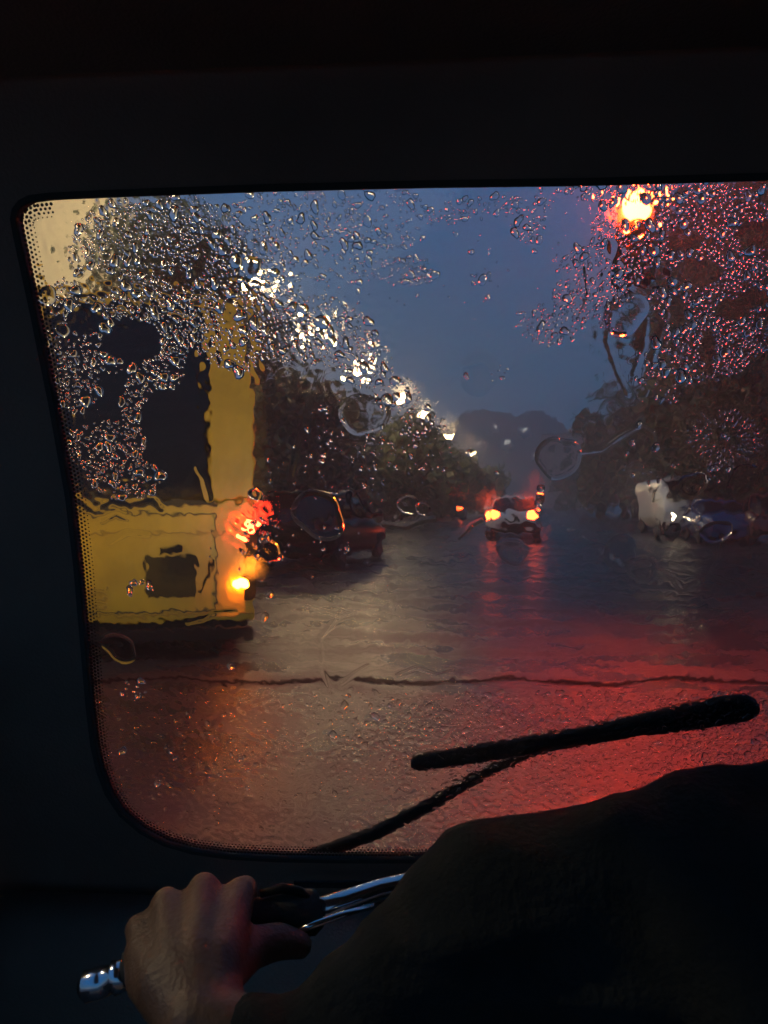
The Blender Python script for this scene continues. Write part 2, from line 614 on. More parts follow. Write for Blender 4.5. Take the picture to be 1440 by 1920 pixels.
def palm_tree(px, Y, py, L, label, seed):
    p = atY(px, py, Y)
    t = thing('palm_tree', label, 'palm tree', (p.x, Y, 0), 0)
    H = p.z
    rnd = random.Random(seed)
    bm = bmesh.new()
    tube(bm, [(.3, 0, -.1), (.2, 0, H * .4), (.05, 0, H * .8), (0, 0, H)], [.24, .18, .15, .17], 10)
    fin('trunk', bm, M['bark'], t, smooth=True)
    n = 20
    for i in range(n):
        a = 2 * math.pi * i / n + rnd.uniform(-.12, .12)
        el = rnd.uniform(-.1, 1.2)
        bm = bmesh.new()
        pts = []
        d = Vector((math.cos(a) * math.cos(el), math.sin(a) * math.cos(el), math.sin(el)))
        q = Vector((0, 0, H))
        for k in range(9):
            pts.append(q.copy())
            q = q + d * (L / 8)
            d = (d + Vector((0, 0, -.17))).normalized()
        tube(bm, pts, [.04 * (1 - k / 10) for k in range(9)], 4)
        for k in range(1, 9):
            dd = (pts[k] - pts[k - 1]).normalized()
            side = dd.cross(Vector((0, 0, 1))).normalized()
            for s in (-1, 1):
                for q2 in (0, .5):
                    b = pts[k - 1].lerp(pts[k], q2)
                    ln = .75 * math.sin(math.pi * min(.95, (k + q2) / 9.5)) + .2
                    tip = b + side * s * ln * .75 + dd * ln * .4 - Vector((0, 0, ln * .35))
                    bm.faces.new([bm.verts.new(v) for v in (b - dd * .05, b + dd * .07, tip)])
        fin('frond', bm, M['palm'], t)


palm_tree(1163, 60, 745, 2.9, 'shorter palm with spiky fronds above the dark bushes', 1)
palm_tree(1190, 62, 610, 3.6, 'tall palm reaching towards the red signal', 2)

# ================================================================== BUILDINGS
def building(label, x0, x1, y0, y1, h, m, wins, name='building'):
    t = thing(name, label, 'building', ((x0 + x1) / 2, y0, 0))
    hw = (x1 - x0) / 2
    bm = bmesh.new()
    box(bm, -hw, hw, 0, y1 - y0, -.1, h, 0)
    fin('wall', bm, m, t)
    bm = bmesh.new()
    box(bm, -hw - .15, hw + .15, -.15, y1 - y0 + .15, h + .001, h + .35, .03)
    fin('parapet', bm, M['concrete'], t)
    for (wx, wz) in wins:
        bm = bmesh.new()
        for a in ((wx - .6, wx + .6, -.09, .02, wz - .06, wz), (wx - .6, wx + .6, -.09, .02, wz + 1.2, wz + 1.28), (wx - .66, wx - .6, -.09, .02, wz - .06, wz + 1.28), (wx + .6, wx + .66, -.09, .02, wz - .06, wz + 1.28), (wx - .02, wx + .02, -.06, -.01, wz, wz + 1.2)):
            box(bm, *a)
        f = fin('window', bm, M['concrete'], t)
        bm = bmesh.new()
        box(bm, wx - .6, wx + .6, -.03, -.005, wz, wz + 1.2)
        fin('pane', bm, M['dark_glass'], f)
    return t


pL = atY(196, 500, 17.5)
building('tall cream wall of a building lit by street lamps behind the yellow bus', pL.x - 9, pL.x, 17.5, 18.6, 13, M['cream'], [(-3.2, 2), (-.5, 2), (2.2, 2), (-3.2, 5), (-3.2, 8)])
pb = atY(1045, 900, 150)
building('faint pinkish building in the haze right of the hill', pb.x - 3.0, pb.x + 6, 150, 158, 1.25 + 120 / FPX * 150, M['pink_wall'], [(-2.5, 3), (0, 3), (-2.5, 7), (0, 7), (-2.5, 10.5), (0, 10.5)])

# lit windows of the hill-side town: houses with one lit window each
for i, (px, py) in enumerate(((925, 800), (868, 850), (985, 806), (950, 832), (1004, 852), (898, 832))):
    p = atY(px, py, 254 if py > 825 else 259)
    t = thing('hillside_house', ['lit hut highest on the left half of the far hill', 'lit hut at the left foot of the far hill', 'lit hut highest on the right half of the far hill', 'lit hut on the middle of the far hill', 'lit hut at the right foot of the far hill', 'lit hut on the lower left slope of the far hill'][i], 'house', p, 0, 'huts with lights on the hill')
    bm = bmesh.new()
    box(bm, -2, 2, 0, 6, -2, 1.2)
    fin('wall', bm, M['concrete'], t)
    bm = bmesh.new()
    box(bm, -.45, .45, -.12, -.01, -.5, .5)
    fin('window', bm, M['town_light'], t)

# ================================================================== STREET LAMPS
def street_lamp(x, y, label):
    t = thing('street_lamp', label, 'street lamp', (x - 1.6, y, .13), 0, 'street lamps along the left pavement')
    H = 8.75
    bm = bmesh.new()
    tube(bm, [(0, 0, -.1), (0, 0, 4), (0, 0, 7.9)], [.11, .09, .06], 10)
    fin('pole', bm, M['pole'], t, smooth=True)
    bm = bmesh.new()
    tube(bm, [(0, 0, .0), (0, 0, .5)], [.17, .14], 10)
    fin('base', bm, M['pole'], t)
    bm = bmesh.new()
    tube(bm, [(0, 0, 7.85), (.15, 0, 8.25), (.6, 0, 8.52), (1.35, 0, 8.62)], [.055, .05, .045, .04], 8)
    fin('arm', bm, M['pole'], t, smooth=True)
    bm = bmesh.new()
    ball(bm, (1.60, 0, 8.70), 1, .54, .34, .12, 16, 8)
    hd = fin('lamp_head', bm, M['pole'], t, smooth=True)
    bm = bmesh.new()
    ball(bm, (1.62, 0, 8.50), 1, .42, .27, .26, 16, 8)
    fin('lamp_lens', bm, M['lamp_near' if y < 20 else 'lamp'], hd, smooth=True)
    return t


lamps = [(0.5, 'street lamp beside the auto, before the yellow bus'), (12, 'street lamp standing beyond the yellow bus, hidden by the roof edge'),
         (24.4, 'lit street lamp highest in the windscreen, over the yellow bus corner'), (31.5, 'lit street lamp over the black car'),
         (41, 'lit street lamp third from the yellow bus'), (53, 'lit street lamp above the round raindrop'), (64, 'lit street lamp just right of the round raindrop'),
         (84, 'small lit lamp over the green trees'), (116, 'small lit lamp where the left trees dip'), (180, 'farthest small lit lamp of the row')]
for y, lb in lamps:
    street_lamp(-9.3, y, lb)

# ================================================================== TRAFFIC SIGNAL
ps = atY(1195, 386, 10.5)
t = thing('traffic_signal', 'red traffic signal hanging over the road at the roof edge', 'traffic light', (8.9, 10.5, .13))
ZM = ps.z + .9
bm = bmesh.new()
tube(bm, [(0, 0, -.1), (0, 0, 3), (0, 0, ZM)], [.12, .10, .08], 12)
fin('pole', bm, M['pole'], t, smooth=True)
dx, dz = ps.x - 8.9, ps.z - .13
bm = bmesh.new()
tube(bm, [(0, 0, ZM - .3), (dx * .3, 0, ZM - .05), (dx * .7, .0, ZM), (dx, 0.0, ZM)], [.06, .055, .05, .045], 10)
tube(bm, [(dx, 0.12, ZM), (dx, .12, dz + .2)], .03, 8)
fin('mast_arm', bm, M['pole'], t, smooth=True)
bm = bmesh.new()
box(bm, dx - .25, dx + .25, .06, .28, dz - 1.05, dz + .26, .03)
hs = fin('signal_housing', bm, M['plastic'], t)
for i, k in enumerate(('red_on', 'amber_off', 'green_off')):
    bm = bmesh.new()
    ball(bm, (dx, .055, dz - .40 * i), 1, .195, .07, .195, 18, 10)
    fin('signal_lens', bm, M[k], hs, smooth=True)
    bm = bmesh.new()
    zc = dz - .40 * i
    for s in range(10):
        a0, a1 = math.pi * s / 10, math.pi * (s + 1) / 10
        L = .12
        v = [bm.verts.new((dx + .215 * math.cos(a), y, zc + .215 * math.sin(a))) for a, y in ((a0, .06), (a1, .06), (a1, .06 - L), (a0, .06 - L))]
        bm.faces.new(v)
    fin('visor', bm, M['plastic'], hs)

pm = atY(1014, 926, 46)
t = thing('signal_post', 'low post with a small red lamp beyond the silver car', 'traffic light', (pm.x, 46, 0))
bm = bmesh.new()
tube(bm, [(0, 0, -.05), (0, 0, pm.z + .3)], .06, 10)
fin('pole', bm, M['pole'], t)
bm = bmesh.new()
box(bm, -.18, .18, -.08, .12, pm.z - .6, pm.z + .25, .03)
hs2 = fin('signal_housing', bm, M['plastic'], t)
bm = bmesh.new()
ball(bm, (0, -.09, pm.z), 1, .12, .05, .12, 12, 8)
fin('signal_lens', bm, M['tail_far'], hs2, smooth=True)

# ================================================================== VEHICLES
def loft(bm, stations, n=14, ex=3.2):
    """stations: (y, half width, z0, z1); superelliptic cross sections"""
    rings = []
    for (y, w, z0, z1) in stations:
        zc, hz = (z0 + z1) / 2, (z1 - z0) / 2
        ring = []
        for k in range(n):
            a = 2 * math.pi * (k + .5) / n
            c, s = math.cos(a), math.sin(a)
            x = w * math.copysign(abs(c) ** (2 / ex), c)
            z = hz * math.copysign(abs(s) ** (2 / ex), s)
            ring.append(bm.verts.new((x, y, zc + z)))
        rings.append(ring)
    for a, b in zip(rings[:-1], rings[1:]):
        for k in range(n):
            bm.faces.new((a[k], a[(k + 1) % n], b[(k + 1) % n], b[k]))
    bm.faces.new(rings[0][::-1])
    bm.faces.new(rings[-1])


def wheel_me(r=.30, w=.19):
    bm = bmesh.new()
    tube(bm, [(-w / 2, 0, 0), (-w / 2 + .02, 0, 0), (w / 2 - .02, 0, 0), (w / 2, 0, 0)], [r - .03, r, r, r - .03], 22)
    tyre = bpy.data.meshes.new('tyre')
    bm.to_mesh(tyre)
    bm.free()
    tyre.materials.append(M['tyre'])
    bm = bmesh.new()
    tube(bm, [(-w / 2 - .008, 0, 0), (w / 2 + .008, 0, 0)], r * .6, 18)
    rim = bpy.data.meshes.new('rim')
    bm.to_mesh(rim)
    bm.free()
    rim.materials.append(M['rim'])
    return tyre, rim


TY, RI = wheel_me()


def wheels(t, xs, ys, r=.30):
    for x in xs:
        for y in ys:
            w = bpy.data.objects.new('wheel', None)
            COL.objects.link(w)
            w.parent = t
            w.location = (x, y, r)
            w.scale = (1, r / .30, r / .30)
            for nm, me in (('tyre', TY), ('rim', RI)):
                o = bpy.data.objects.new(nm, me)
                COL.objects.link(o)
                o.parent = w


def car(label, paint, x, y, rz, tail=None, head=None, name='parked_car', cat='car', L=3.9, roofz=1.46, brake=False):
    """origin at the rear bumper centre; +y is forward"""
    t = thing(name, label, cat, (x, y, 0), rz)
    bm = bmesh.new()
    loft(bm, [(0.0, .68, .36, .80), (.05, .80, .24, .93), (.35, .83, .20, .98), (.8, .84, .19, .97), (L * .55, .84, .19, .96), (L * .75, .83, .19, .94), (L * .9, .80, .21, .84), (L * .98, .72, .26, .74), (L, .55, .36, .62)], 20, 4.2)
    fin('body', bm, paint, t, smooth=True)
    bm = bmesh.new()
    st = [(.10, .70, .85, .96), (.34, .69, .85, 1.30), (.62, .66, .85, roofz - .03), (1.1, .65, .85, roofz), (L * .47, .65, .85, roofz - .01), (L * .56, .66, .85, roofz - .10), (L * .68, .70, .85, 1.08), (L * .76, .72, .85, .95)]
    loft(bm, st, 20, 3.4)
    fin('windows', bm, M['dark_glass'], t, smooth=True)
    bm = bmesh.new()
    loft(bm, [(.42, .58, roofz - .10, roofz - .015), (.66, .63, roofz - .11, roofz + .008), (1.1, .63, roofz - .11, roofz + .018), (L * .47, .62, roofz - .11, roofz + .008), (L * .53, .58, roofz - .13, roofz - .03)], 16, 3)
    fin('roof', bm, paint, t, smooth=True)
    for s in (-1, 1):
        for (a, b) in (((.20, .95), (.60, roofz - .06)), ((L * .40, .93), (L * .39, roofz - .04)), ((L * .74, .93), (L * .52, roofz - .07))):
            bm = bmesh.new()
            tube(bm, [(s * .80, a[0], a[1]), (s * .655, b[0], b[1])], .03, 6)
            fin('pillar', bm, paint, t)
        bm = bmesh.new()
        ball(bm, (s * .93, L * .66, 1.0), 1, .11, .07, .07, 10, 6)
        tube(bm, [(s * .80, L * .67, .96), (s * .92, L * .66, .99)], .02, 6)
        fin('wing_mirror', bm, paint, t, smooth=True)
        bm = bmesh.new()
        ball(bm, (s * .66, .04, .82), 1, .14, .07, .11, 12, 8)
        fin('tail_lamp', bm, tail or M['red_off'], t, smooth=True)
        bm = bmesh.new()
        ball(bm, (s * .60, L - .07, .66), 1, .15, .09, .09, 12, 8)
        fin('headlight', bm, head or M['head_off'], t, smooth=True)
    bm = bmesh.new()
    box(bm, -.76, .76, -.08, .10, .30, .48, .03)
    fin('bumper', bm, M['plastic'], t)
    bm = bmesh.new()
    box(bm, -.24, .24, -.035, -.005, .60, .71, .004)
    fin('number_plate', bm, M['plate'], t)
    wheels(t, (-.74, .74), (.68, L - .72), .30)
    return t


pc = atY(535, 1000, 12.9)
car('glossy black hatchback with dark windows, right of the yellow bus', M['black_paint'], pc.x, 12.9, R(-6), L=3.8, roofz=1.44)
pc = atY(961, 990, 24.5)
car('silver car ahead with both tail lamps glowing orange red', M['silver_paint'], pc.x, 24.5, 0, tail=M['tail_far'], roofz=1.40, name='silver_car')
pc = atY(846, 975, 52)
car('distant dark car with red tail lamps, left of the silver car', M['black_paint'], pc.x, 52, 0, tail=M['tail_far'], name='distant_car')
pc = atY(1362, 1000, 24)
car('small blue car close beside the white van, nearer to us', M['blue_paint'], pc.x, 26.6, R(180), name='blue_car', roofz=1.3, L=3.4)
pc = atY(1425, 980, 23)
car('dark maroon car at the right edge of the windscreen', M['maroon_paint'], pc.x + .5, 22.5, R(-4), name='maroon_car')


def van(x, y, rz, label):
    t = thing('white_van', label, 'van', (x, y, 0), rz)  # +y forward
    bm = bmesh.new()
    loft(bm, [(0, .82, .35, 2.0), (.06, .88, .30, 2.08), (3.0, .89, .28, 2.12), (3.5, .88, .28, 2.02), (3.95, .86, .30, 1.25), (4.15, .80, .34, 1.10), (4.22, .70, .42, .95)], 20, 5)
    fin('body', bm, M['white_paint'], t, smooth=True)
    bm = bmesh.new()
    v = [bm.verts.new(p) for p in ((-.70, 3.93, 1.28), (.70, 3.93, 1.28), (.66, 3.56, 1.93), (-.66, 3.56, 1.93))]
    f = bm.faces.new(v)
    r = bmesh.ops.extrude_face_region(bm, geom=[f])
    bmesh.ops.translate(bm, vec=(0, .05, .03), verts=[q for q in r['geom'] if isinstance(q, bmesh.types.BMVert)])
    fin('windscreen', bm, M['dark_glass'], t)
    for s in (-1, 1):
        bm = bmesh.new()
        box(bm, s * .885 - .012, s * .885 + .012, 2.55, 3.4, 1.22, 1.72, .008)
        fin('side_window', bm, M['dark_glass'], t)
        bm = bmesh.new()
        ball(bm, (s * .56, 4.17, .80), 1, .12, .07, .10, 12, 8)
        fin('headlight', bm, M['head_on'], t, smooth=True)
        bm = bmesh.new()
        ball(bm, (s * 1.0, 3.7, 1.35), 1, .06, .05, .13, 8, 6)
        tube(bm, [(s * .85, 3.75, 1.3), (s * 1.0, 3.7, 1.33)], .02, 6)
        fin('wing_mirror', bm, M['plastic'], t, smooth=True)
    bm = bmesh.new()
    box(bm, -.78, .78, 4.10, 4.30, .32, .55, .03)
    fin('bumper', bm, M['plastic'], t)
    wheels(t, (-.78, .78), (.8, 3.4), .31)
    return t


pc = atY(1268, 1000, 27)
van(pc.x + .1, 31, R(180 + 4), 'boxy white van facing us with two warm headlights')


def bus():
    p = atY(240, 1100, 5.6)
    depth = 5.95
    cx = C(240, 1100, depth)
    t = thing('yellow_bus', 'yellow minibus with a dark rear window and a glowing orange indicator', 'bus', (cx.x, cx.y, 0), R(23))
    # local: +y forward (away); rear face at y=0; camera centre column px 240 -> x=0 ; 1 px = depth/FPX m
    k = depth / FPX
    X = lambda px: (px - 240) * k
    Z = lambda py: 1.25 + (940 - py) * k
    xl, xr = X(20), X(474)
    L = 5.2
    Y_ = M['yellow']
    bm = bmesh.new()
    box(bm, xl, xr, 0, .06, Z(1168), Z(940), .012)
    lp = fin('lower_panel', bm, Y_, t)
    bm = bmesh.new()
    box(bm, X(388), xr, .004, .12, Z(938), Z(575), .02)
    fin('corner_post', bm, Y_, t)
    bm = bmesh.new()
    box(bm, xl, X(70), .004, .12, Z(938), Z(575), .02)
    fin('corner_post', bm, Y_, t)
    bm = bmesh.new()
    box(bm, X(72), X(386), .05, .10, Z(938), Z(577), .03)
    fin('rear_window', bm, M['dark_glass'], t)
    bm = bmesh.new()
    for a in ((X(60), X(398), Z(948), Z(936)), (X(60), X(398), Z(580), Z(568))):
        box(bm, a[0], a[1], -.012, .05, min(a[2:]), max(a[2:]), .005)
    fin('window_seal', bm, M['rubber'], t)
    bm = bmesh.new()
    box(bm, xl, xr, 0.03, L, Z(573), Z(548), .03)
    fin('roof', bm, Y_, t)
    bm = bmesh.new()
    box(bm, xr - .06, xr, .125, L, Z(1168), Z(575), .01)
    box(bm, xl, xl + .06, .125, L, Z(1168), Z(575), .01)
    fin('side_wall', bm, Y_, t)
    bm = bmesh.new()
    box(bm, xl, xr, L - .06, L, Z(1168), Z(575), .01)
    fin('front_wall', bm, Y_, t)
    for i in range(3):
        bm = bmesh.new()
        box(bm, xr + .001, xr + .012, .6 + i * 1.4, 1.8 + i * 1.4, Z(900), Z(680), .004)
        fin('side_window', bm, M['dark_glass'], t)
    bm = bmesh.new()
    box(bm, xl + .05, xr - .05, .02, L, Z(1185), Z(1170))
    fin('chassis', bm, M['plastic'], t)
    bm = bmesh.new()
    box(bm, xl, xr, -.10, .02, Z(1205), Z(1180), .02)
    fin('bumper', bm, M['plastic'], t)
    bm = bmesh.new()
    box(bm, X(272), X(366), -.018, -.002, Z(1122), Z(1045), .008)
    fin('number_plate', bm, M['plate'], t)
    bm = bmesh.new()
    tube(bm, [(X(372), -.03, Z(1118)), (X(386), -.05, Z(1080)), (X(392), -.03, Z(1050))], .012, 6)
    fin('door_handle', bm, M['plastic'], t)
    bm = bmesh.new()
    box(bm, X(300), X(340), -.03, -.002, Z(1040), Z(1028), .006)
    fin('plate_lamp', bm, M['plastic'], t)
    # panel seam ribs
    for py in (1000, 1155):
        bm = bmesh.new()
        box(bm, xl + .02, xr - .02, -.008, -.001, Z(py + 2), Z(py - 2), .002)
        fin('panel_rib', bm, M['yellow_edge'], t)
    for (a0, a1, b0, b1) in ((96, 99, 965, 1150), (398, 401, 965, 1150), (99, 398, 962, 965), (99, 398, 1147, 1150)):
        bm = bmesh.new()
        box(bm, X(a0), X(a1), -.004, -.0005, Z(b1), Z(b0), 0)
        fin('hatch_seam', bm, M['rubber'], t)
    for q in range(5):
        bm = bmesh.new()
        box(bm, X(120), X(205), -.014, -.001, Z(1100 + q * 9 + 4), Z(1100 + q * 9), .002)
        fin('vent_slat', bm, M['yellow_edge'], t)
    for sx in (1, -1):
        cxp = (xr - .035) if sx > 0 else (xl + .035)
        bm = bmesh.new()
        box(bm, cxp - .05, cxp + .05, -.03, -.002, Z(1130), Z(960), .01)
        h = fin('lamp_cluster', bm, M['plastic'], t)
        bm = bmesh.new()
        ball(bm, (cxp - .02 * sx, -.035, Z(992)), 1, .075, .03, .07, 14, 8)
        fin('tail_lamp', bm, M['tail_on'], h, smooth=True)
        bm = bmesh.new()
        ball(bm, (cxp - .08 * sx, -.04, Z(1099)), 1, .065, .03, .040, 14, 8)
        fin('indicator', bm, M['amber_on'] if sx > 0 else M['amber_off'], h, smooth=True)
    wheels(t, (xl + .2, xr - .2), (.9, L - .9), .36)


bus()

# ================================================================== OUR VEHICLE (auto rickshaw cabin)
A4 = R(4)
TILT = R(18)
fh = Vector((fv.x, fv.y, 0)).normalized()
Z1 = Vector((0, 0, 1))
E1 = rv * math.cos(A4) - fh * math.sin(A4)
FN = fh * math.cos(A4) + rv * math.sin(A4)
E2 = Z1 * math.cos(TILT) - FN * math.sin(TILT)
NN = FN * math.cos(TILT) + Z1 * math.sin(TILT)
O0 = C(720, 1605, 0.86)
c_rn, c_fn, c_un, c_on = rv.dot(NN), fv.dot(NN), uv_.dot(NN), (O0 - CAM).dot(NN)


def st(px, py):
    q = ray(px, py)
    p = CAM + q * (c_on / q.dot(NN)) - O0
    return p.dot(E1), p.dot(E2)


def wp(s, t, off=0.0):
    return O0 + E1 * s + E2 * t + NN * off


def px_of(s, t):
    """numpy: plane coords -> photo pixel"""
    P = [(O0 - CAM)[i] + s * E1[i] + t * E2[i] for i in range(3)]
    d = sum(P[i] * fv[i] for i in range(3))
    a = sum(P[i] * rv[i] for i in range(3))
    b = sum(P[i] * uv_[i] for i in range(3))
    return 720 + FPX * a / d, 960 - FPX * b / d


outline_px = [(1100, 345), (800, 349), (500, 356), (200, 367), (95, 372), (62, 376), (46, 384), (36, 397), (33, 412), (38, 440), (70, 590), (104, 760), (134, 930), (149, 1060), (161, 1200), (171, 1320), (180, 1395), (190, 1440), (206, 1483), (232, 1522), (268, 1553), (312, 1576), (364, 1591), (430, 1600), (520, 1605), (640, 1607), (800, 1607), (1000, 1607)]
ol = [st(*p) for p in outline_px]
smax = 0.42
left = [p for p in ol]
# mirrored right-hand side beyond the frame
right = [(2 * smax - s, t) for s, t in left][::-1]
OUT = left + right


def densify(pl, step=.012):
    o = []
    for i in range(len(pl)):
        a, b = Vector(pl[i]), Vector(pl[(i + 1) % len(pl)])
        n = max(1, int((b - a).length / step))
        for k in range(n):
            o.append(tuple(a.lerp(b, k / n)))
    return o


OUTD = densify(OUT)
ctr = Vector((smax, 0.42))
auto = thing('autorickshaw', 'dark cabin of the auto rickshaw around the rainy windscreen', 'auto rickshaw', (0, .5, 0))
auto_inv = Matrix.Translation(-Vector((0, .5, 0)))


def cabin(name, bm, m, smooth=False, parent=None):
    bmesh.ops.transform(bm, matrix=auto_inv, verts=bm.verts[:])
    return fin(name, bm, m, parent or auto, smooth)


# front wall with the window hole
S0, S1, T0, T1 = ol[10][0] - .22, 2 * smax - ol[10][0] + .22, -.75, max(p[1] for p in ol) + .10


def to_rect(p):
    d = Vector(p) - ctr
    k = 1e9
    if d.x > 0: k = min(k, (S1 - ctr.x) / d.x)
    if d.x < 0: k = min(k, (S0 - ctr.x) / d.x)
    if d.y > 0: k = min(k, (T1 - ctr.y) / d.y)
    if d.y < 0: k = min(k, (T0 - ctr.y) / d.y)
    return ctr + d * k


bm = bmesh.new()
layers = []
for (off, sc) in ((-.0035, 0), (.003, 0)):
    a = [bm.verts.new(wp(p[0], p[1], off)) for p in OUTD]
    b = [bm.verts.new(wp(*to_rect(p), off)) for p in OUTD]
    layers.append((a, b))
n = len(OUTD)
for i in range(n):
    j = (i + 1) % n
    (a0, b0), (a1, b1) = layers
    bm.faces.new((a0[i], a0[j], b0[j], b0[i]))
    bm.faces.new((a1[i], b1[i], b1[j], a1[j]))
    bm.faces.new((a0[i], a1[i], a1[j], a0[j]))
    bm.faces.new((b0[i], b0[j], b1[j], b1[i]))
cabin('windscreen_frame', bm, M['black_trim'])


def inset(p, nrm, d):
    return (p[0] + nrm[0] * d, p[1] + nrm[1] * d)


def normals(pl):
    out = []
    m_ = len(pl)
    for i in range(m_):
        a, b = Vector(pl[i - 1]), Vector(pl[(i + 1) % m_])
        d = (b - a).normalized()
        nrm = Vector((-d.y, d.x))
        if nrm.dot(ctr - Vector(pl[i])) < 0:
            nrm = -nrm
        out.append((nrm.x, nrm.y))
    return out


NRM = normals(OUTD)
bm = bmesh.new()
rings = []
for (ins, off) in ((-.004, -.0055), (.0012, -.0060), (.0018, -.004), (.0012, .0065), (-.006, .0075)):
    rings.append([bm.verts.new(wp(*inset(p, q, ins), off)) for p, q in zip(OUTD, NRM)])
for a, b in zip(rings, rings[1:] + rings[:1]):
    for i in range(n):
        bm.faces.new((a[i], a[(i + 1) % n], b[(i + 1) % n], b[i]))
cabin('rubber_seal', bm, M['rubber'])

# pane
bm = bmesh.new()
pr = [bm.verts.new(wp(*inset(p, q, -.003), 0.0)) for p, q in zip(OUTD, NRM)]
pc0 = bm.verts.new(wp(ctr.x, ctr.y, 0.0))
for i in range(n):
    bm.faces.new((pr[i], pr[(i + 1) % n], pc0))
pane = cabin('windscreen', bm, M['pane'])

# printed frit dots
bm = bmesh.new()
path = left[4:27]
acc = []
for i in range(len(path) - 1):
    a, b = Vector(path[i]), Vector(path[i + 1])
    L = (b - a).length
    d = (b - a).normalized()
    nr = Vector((-d.y, d.x))
    if nr.dot(ctr - a) < 0:
        nr = -nr
    acc.append((a, d, nr, L))
sp_ = .0041
row_r = [.00195, .00165, .00135, .00085]
for row in range(4):
    posn = 0.0
    carry = (row % 2) * sp_ / 2
    for idx, (a, d, nr, L) in enumerate(acc):
        q = carry
        while q < L:
            p = a + d * q + nr * (.0045 + row * .0034)
            # smooth the normal across joints
            rr = row_r[row]
            if idx < 10:
                rr *= .80
            cv = [bm.verts.new(wp(p.x + rr * math.cos(2 * math.pi * k / 8), p.y + rr * math.sin(2 * math.pi * k / 8), -.0015)) for k in range(8)]
            bm.faces.new(cv)
            q += sp_
        carry = q - L
fr = cabin('frit_dots', bm, M['frit'])
fr.parent = pane
fr['kind'] = 'stuff'

# roof lining, dash board and pillars
bm = bmesh.new()
top_t = T1 - .01
ra, rb = wp(S0, top_t, -.01), wp(S1, top_t, -.01)
ba, bb = ra - FN * 1.7 + Z1 * .12, rb - FN * 1.7 + Z1 * .12
vs = [bm.verts.new(v) for v in (ra, rb, bb, ba, ra + Z1 * .03, rb + Z1 * .03, bb + Z1 * .03, ba + Z1 * .03)]
for f in ((0, 1, 2, 3), (4, 7, 6, 5), (0, 4, 5, 1), (1, 5, 6, 2), (2, 6, 7, 3), (3, 7, 4, 0)):
    bm.faces.new([vs[i] for i in f])
cabin('roof_lining', bm, M['black_trim'])
bm = bmesh.new()
db = []
for s in np.linspace(S0 + .05, S1 - .05, 24):
    ring = [wp(s, -.045, -.024), wp(s, -.05, -.07), wp(s, -.075, -.11), wp(s, -.16, -.135), wp(s, -.30, -.12), wp(s, -.36, -.024)]
    db.append([bm.verts.new(v) for v in ring])
for a, b in zip(db[:-1], db[1:]):
    for i in range(6):
        bm.faces.new((a[i], a[(i + 1) % 6], b[(i + 1) % 6], b[i]))
bm.faces.new(db[0][::-1])
bm.faces.new(db[-1])
cabin('dashboard', bm, M['black_trim'], smooth=True)
# bright trim edge below the pane (short ledge)
bm = bmesh.new()
a, b = st(560, 1613), st(772, 1611)
vv = [wp(a[0], a[1], -.03), wp(b[0], b[1], -.03), wp(b[0] - .008, b[1] - .006, -.034), wp(a[0], a[1] - .003, -.034)]
bm.faces.new([bm.verts.new(v) for v in vv])
r_ = bmesh.ops.extrude_face_region(bm, geom=bm.faces[:])
bmesh.ops.translate(bm, vec=-NN * .003, verts=[q for q in r_['geom'] if isinstance(q, bmesh.types.BMVert)])
cabin('trim_ledge', bm, M['plastic'])
bm = bmesh.new()
fl = [wp(S0, T0 + .1, 0), wp(S1, T0 + .1, 0)]
f0 = [Vector((v.x, v.y, .38)) for v in fl]
f1 = [v - FN * 1.8 for v in f0]
vs = [bm.verts.new(v) for v in (f0[0], f0[1], f1[1], f1[0])]
bm.faces.new(vs)
r_ = bmesh.ops.extrude_face_region(bm, geom=bm.faces[:])
bmesh.ops.translate(bm, vec=(0, 0, -.03), verts=[q for q in r_['geom'] if isinstance(q, bmesh.types.BMVert)])
cabin('floor_pan', bm, M['black_trim'])

for sx in (S0 + .012, S1 - .012):  # unseen side pieces, added to block lamp light from the dashboard
    bm = bmesh.new()
    pts = []
    a0 = wp(sx, -.02, -.01)
    for (u_, z_) in ((0, a0.z + .32), (.22, 1.12), (.42, .80), (1.1, .70), (1.1, .36), (0, .36)):
        q_ = Vector((a0.x, a0.y, z_)) - FN * (u_ + .01)
        pts.append(q_)
    f = bm.faces.new([bm.verts.new(q_) for q_ in pts])
    r_ = bmesh.ops.extrude_face_region(bm, geom=[f])
    bmesh.ops.translate(bm, vec=E1 * .02, verts=[q for q in r_['geom'] if isinstance(q, bmesh.types.BMVert)])
    cabin('side_light_shield', bm, M['black_trim'])
# unseen bucket and spot, added to brighten the rear of the bus
bm = bmesh.new()
h0 = wp(smax, -.30, .10)
tube(bm, [h0 - FN * .05, h0, h0 + FN * .05, h0 + FN * .07], [.05, .10, .115, .11], 20)
cabin('fill_spot_bucket', bm, M['plastic'], smooth=True)
hl = bpy.data.lights.new('bus_fill_spot', 'SPOT')  # added fill light, aimed at the bus rear
hl.energy = 330
hl.color = (1.0, .78, .45)
hl.spot_size = R(46)
hl.spot_blend = 1.0
hl.shadow_soft_size = .07
ho_ = bpy.data.objects.new('bus_fill_spot', hl)
COL.objects.link(ho_)
ho_.location = h0 + FN * .13
ho_.rotation_euler = (Vector((-3.3, 5.3, 1.9)) - ho_.location).to_track_quat('-Z', 'Y').to_euler()

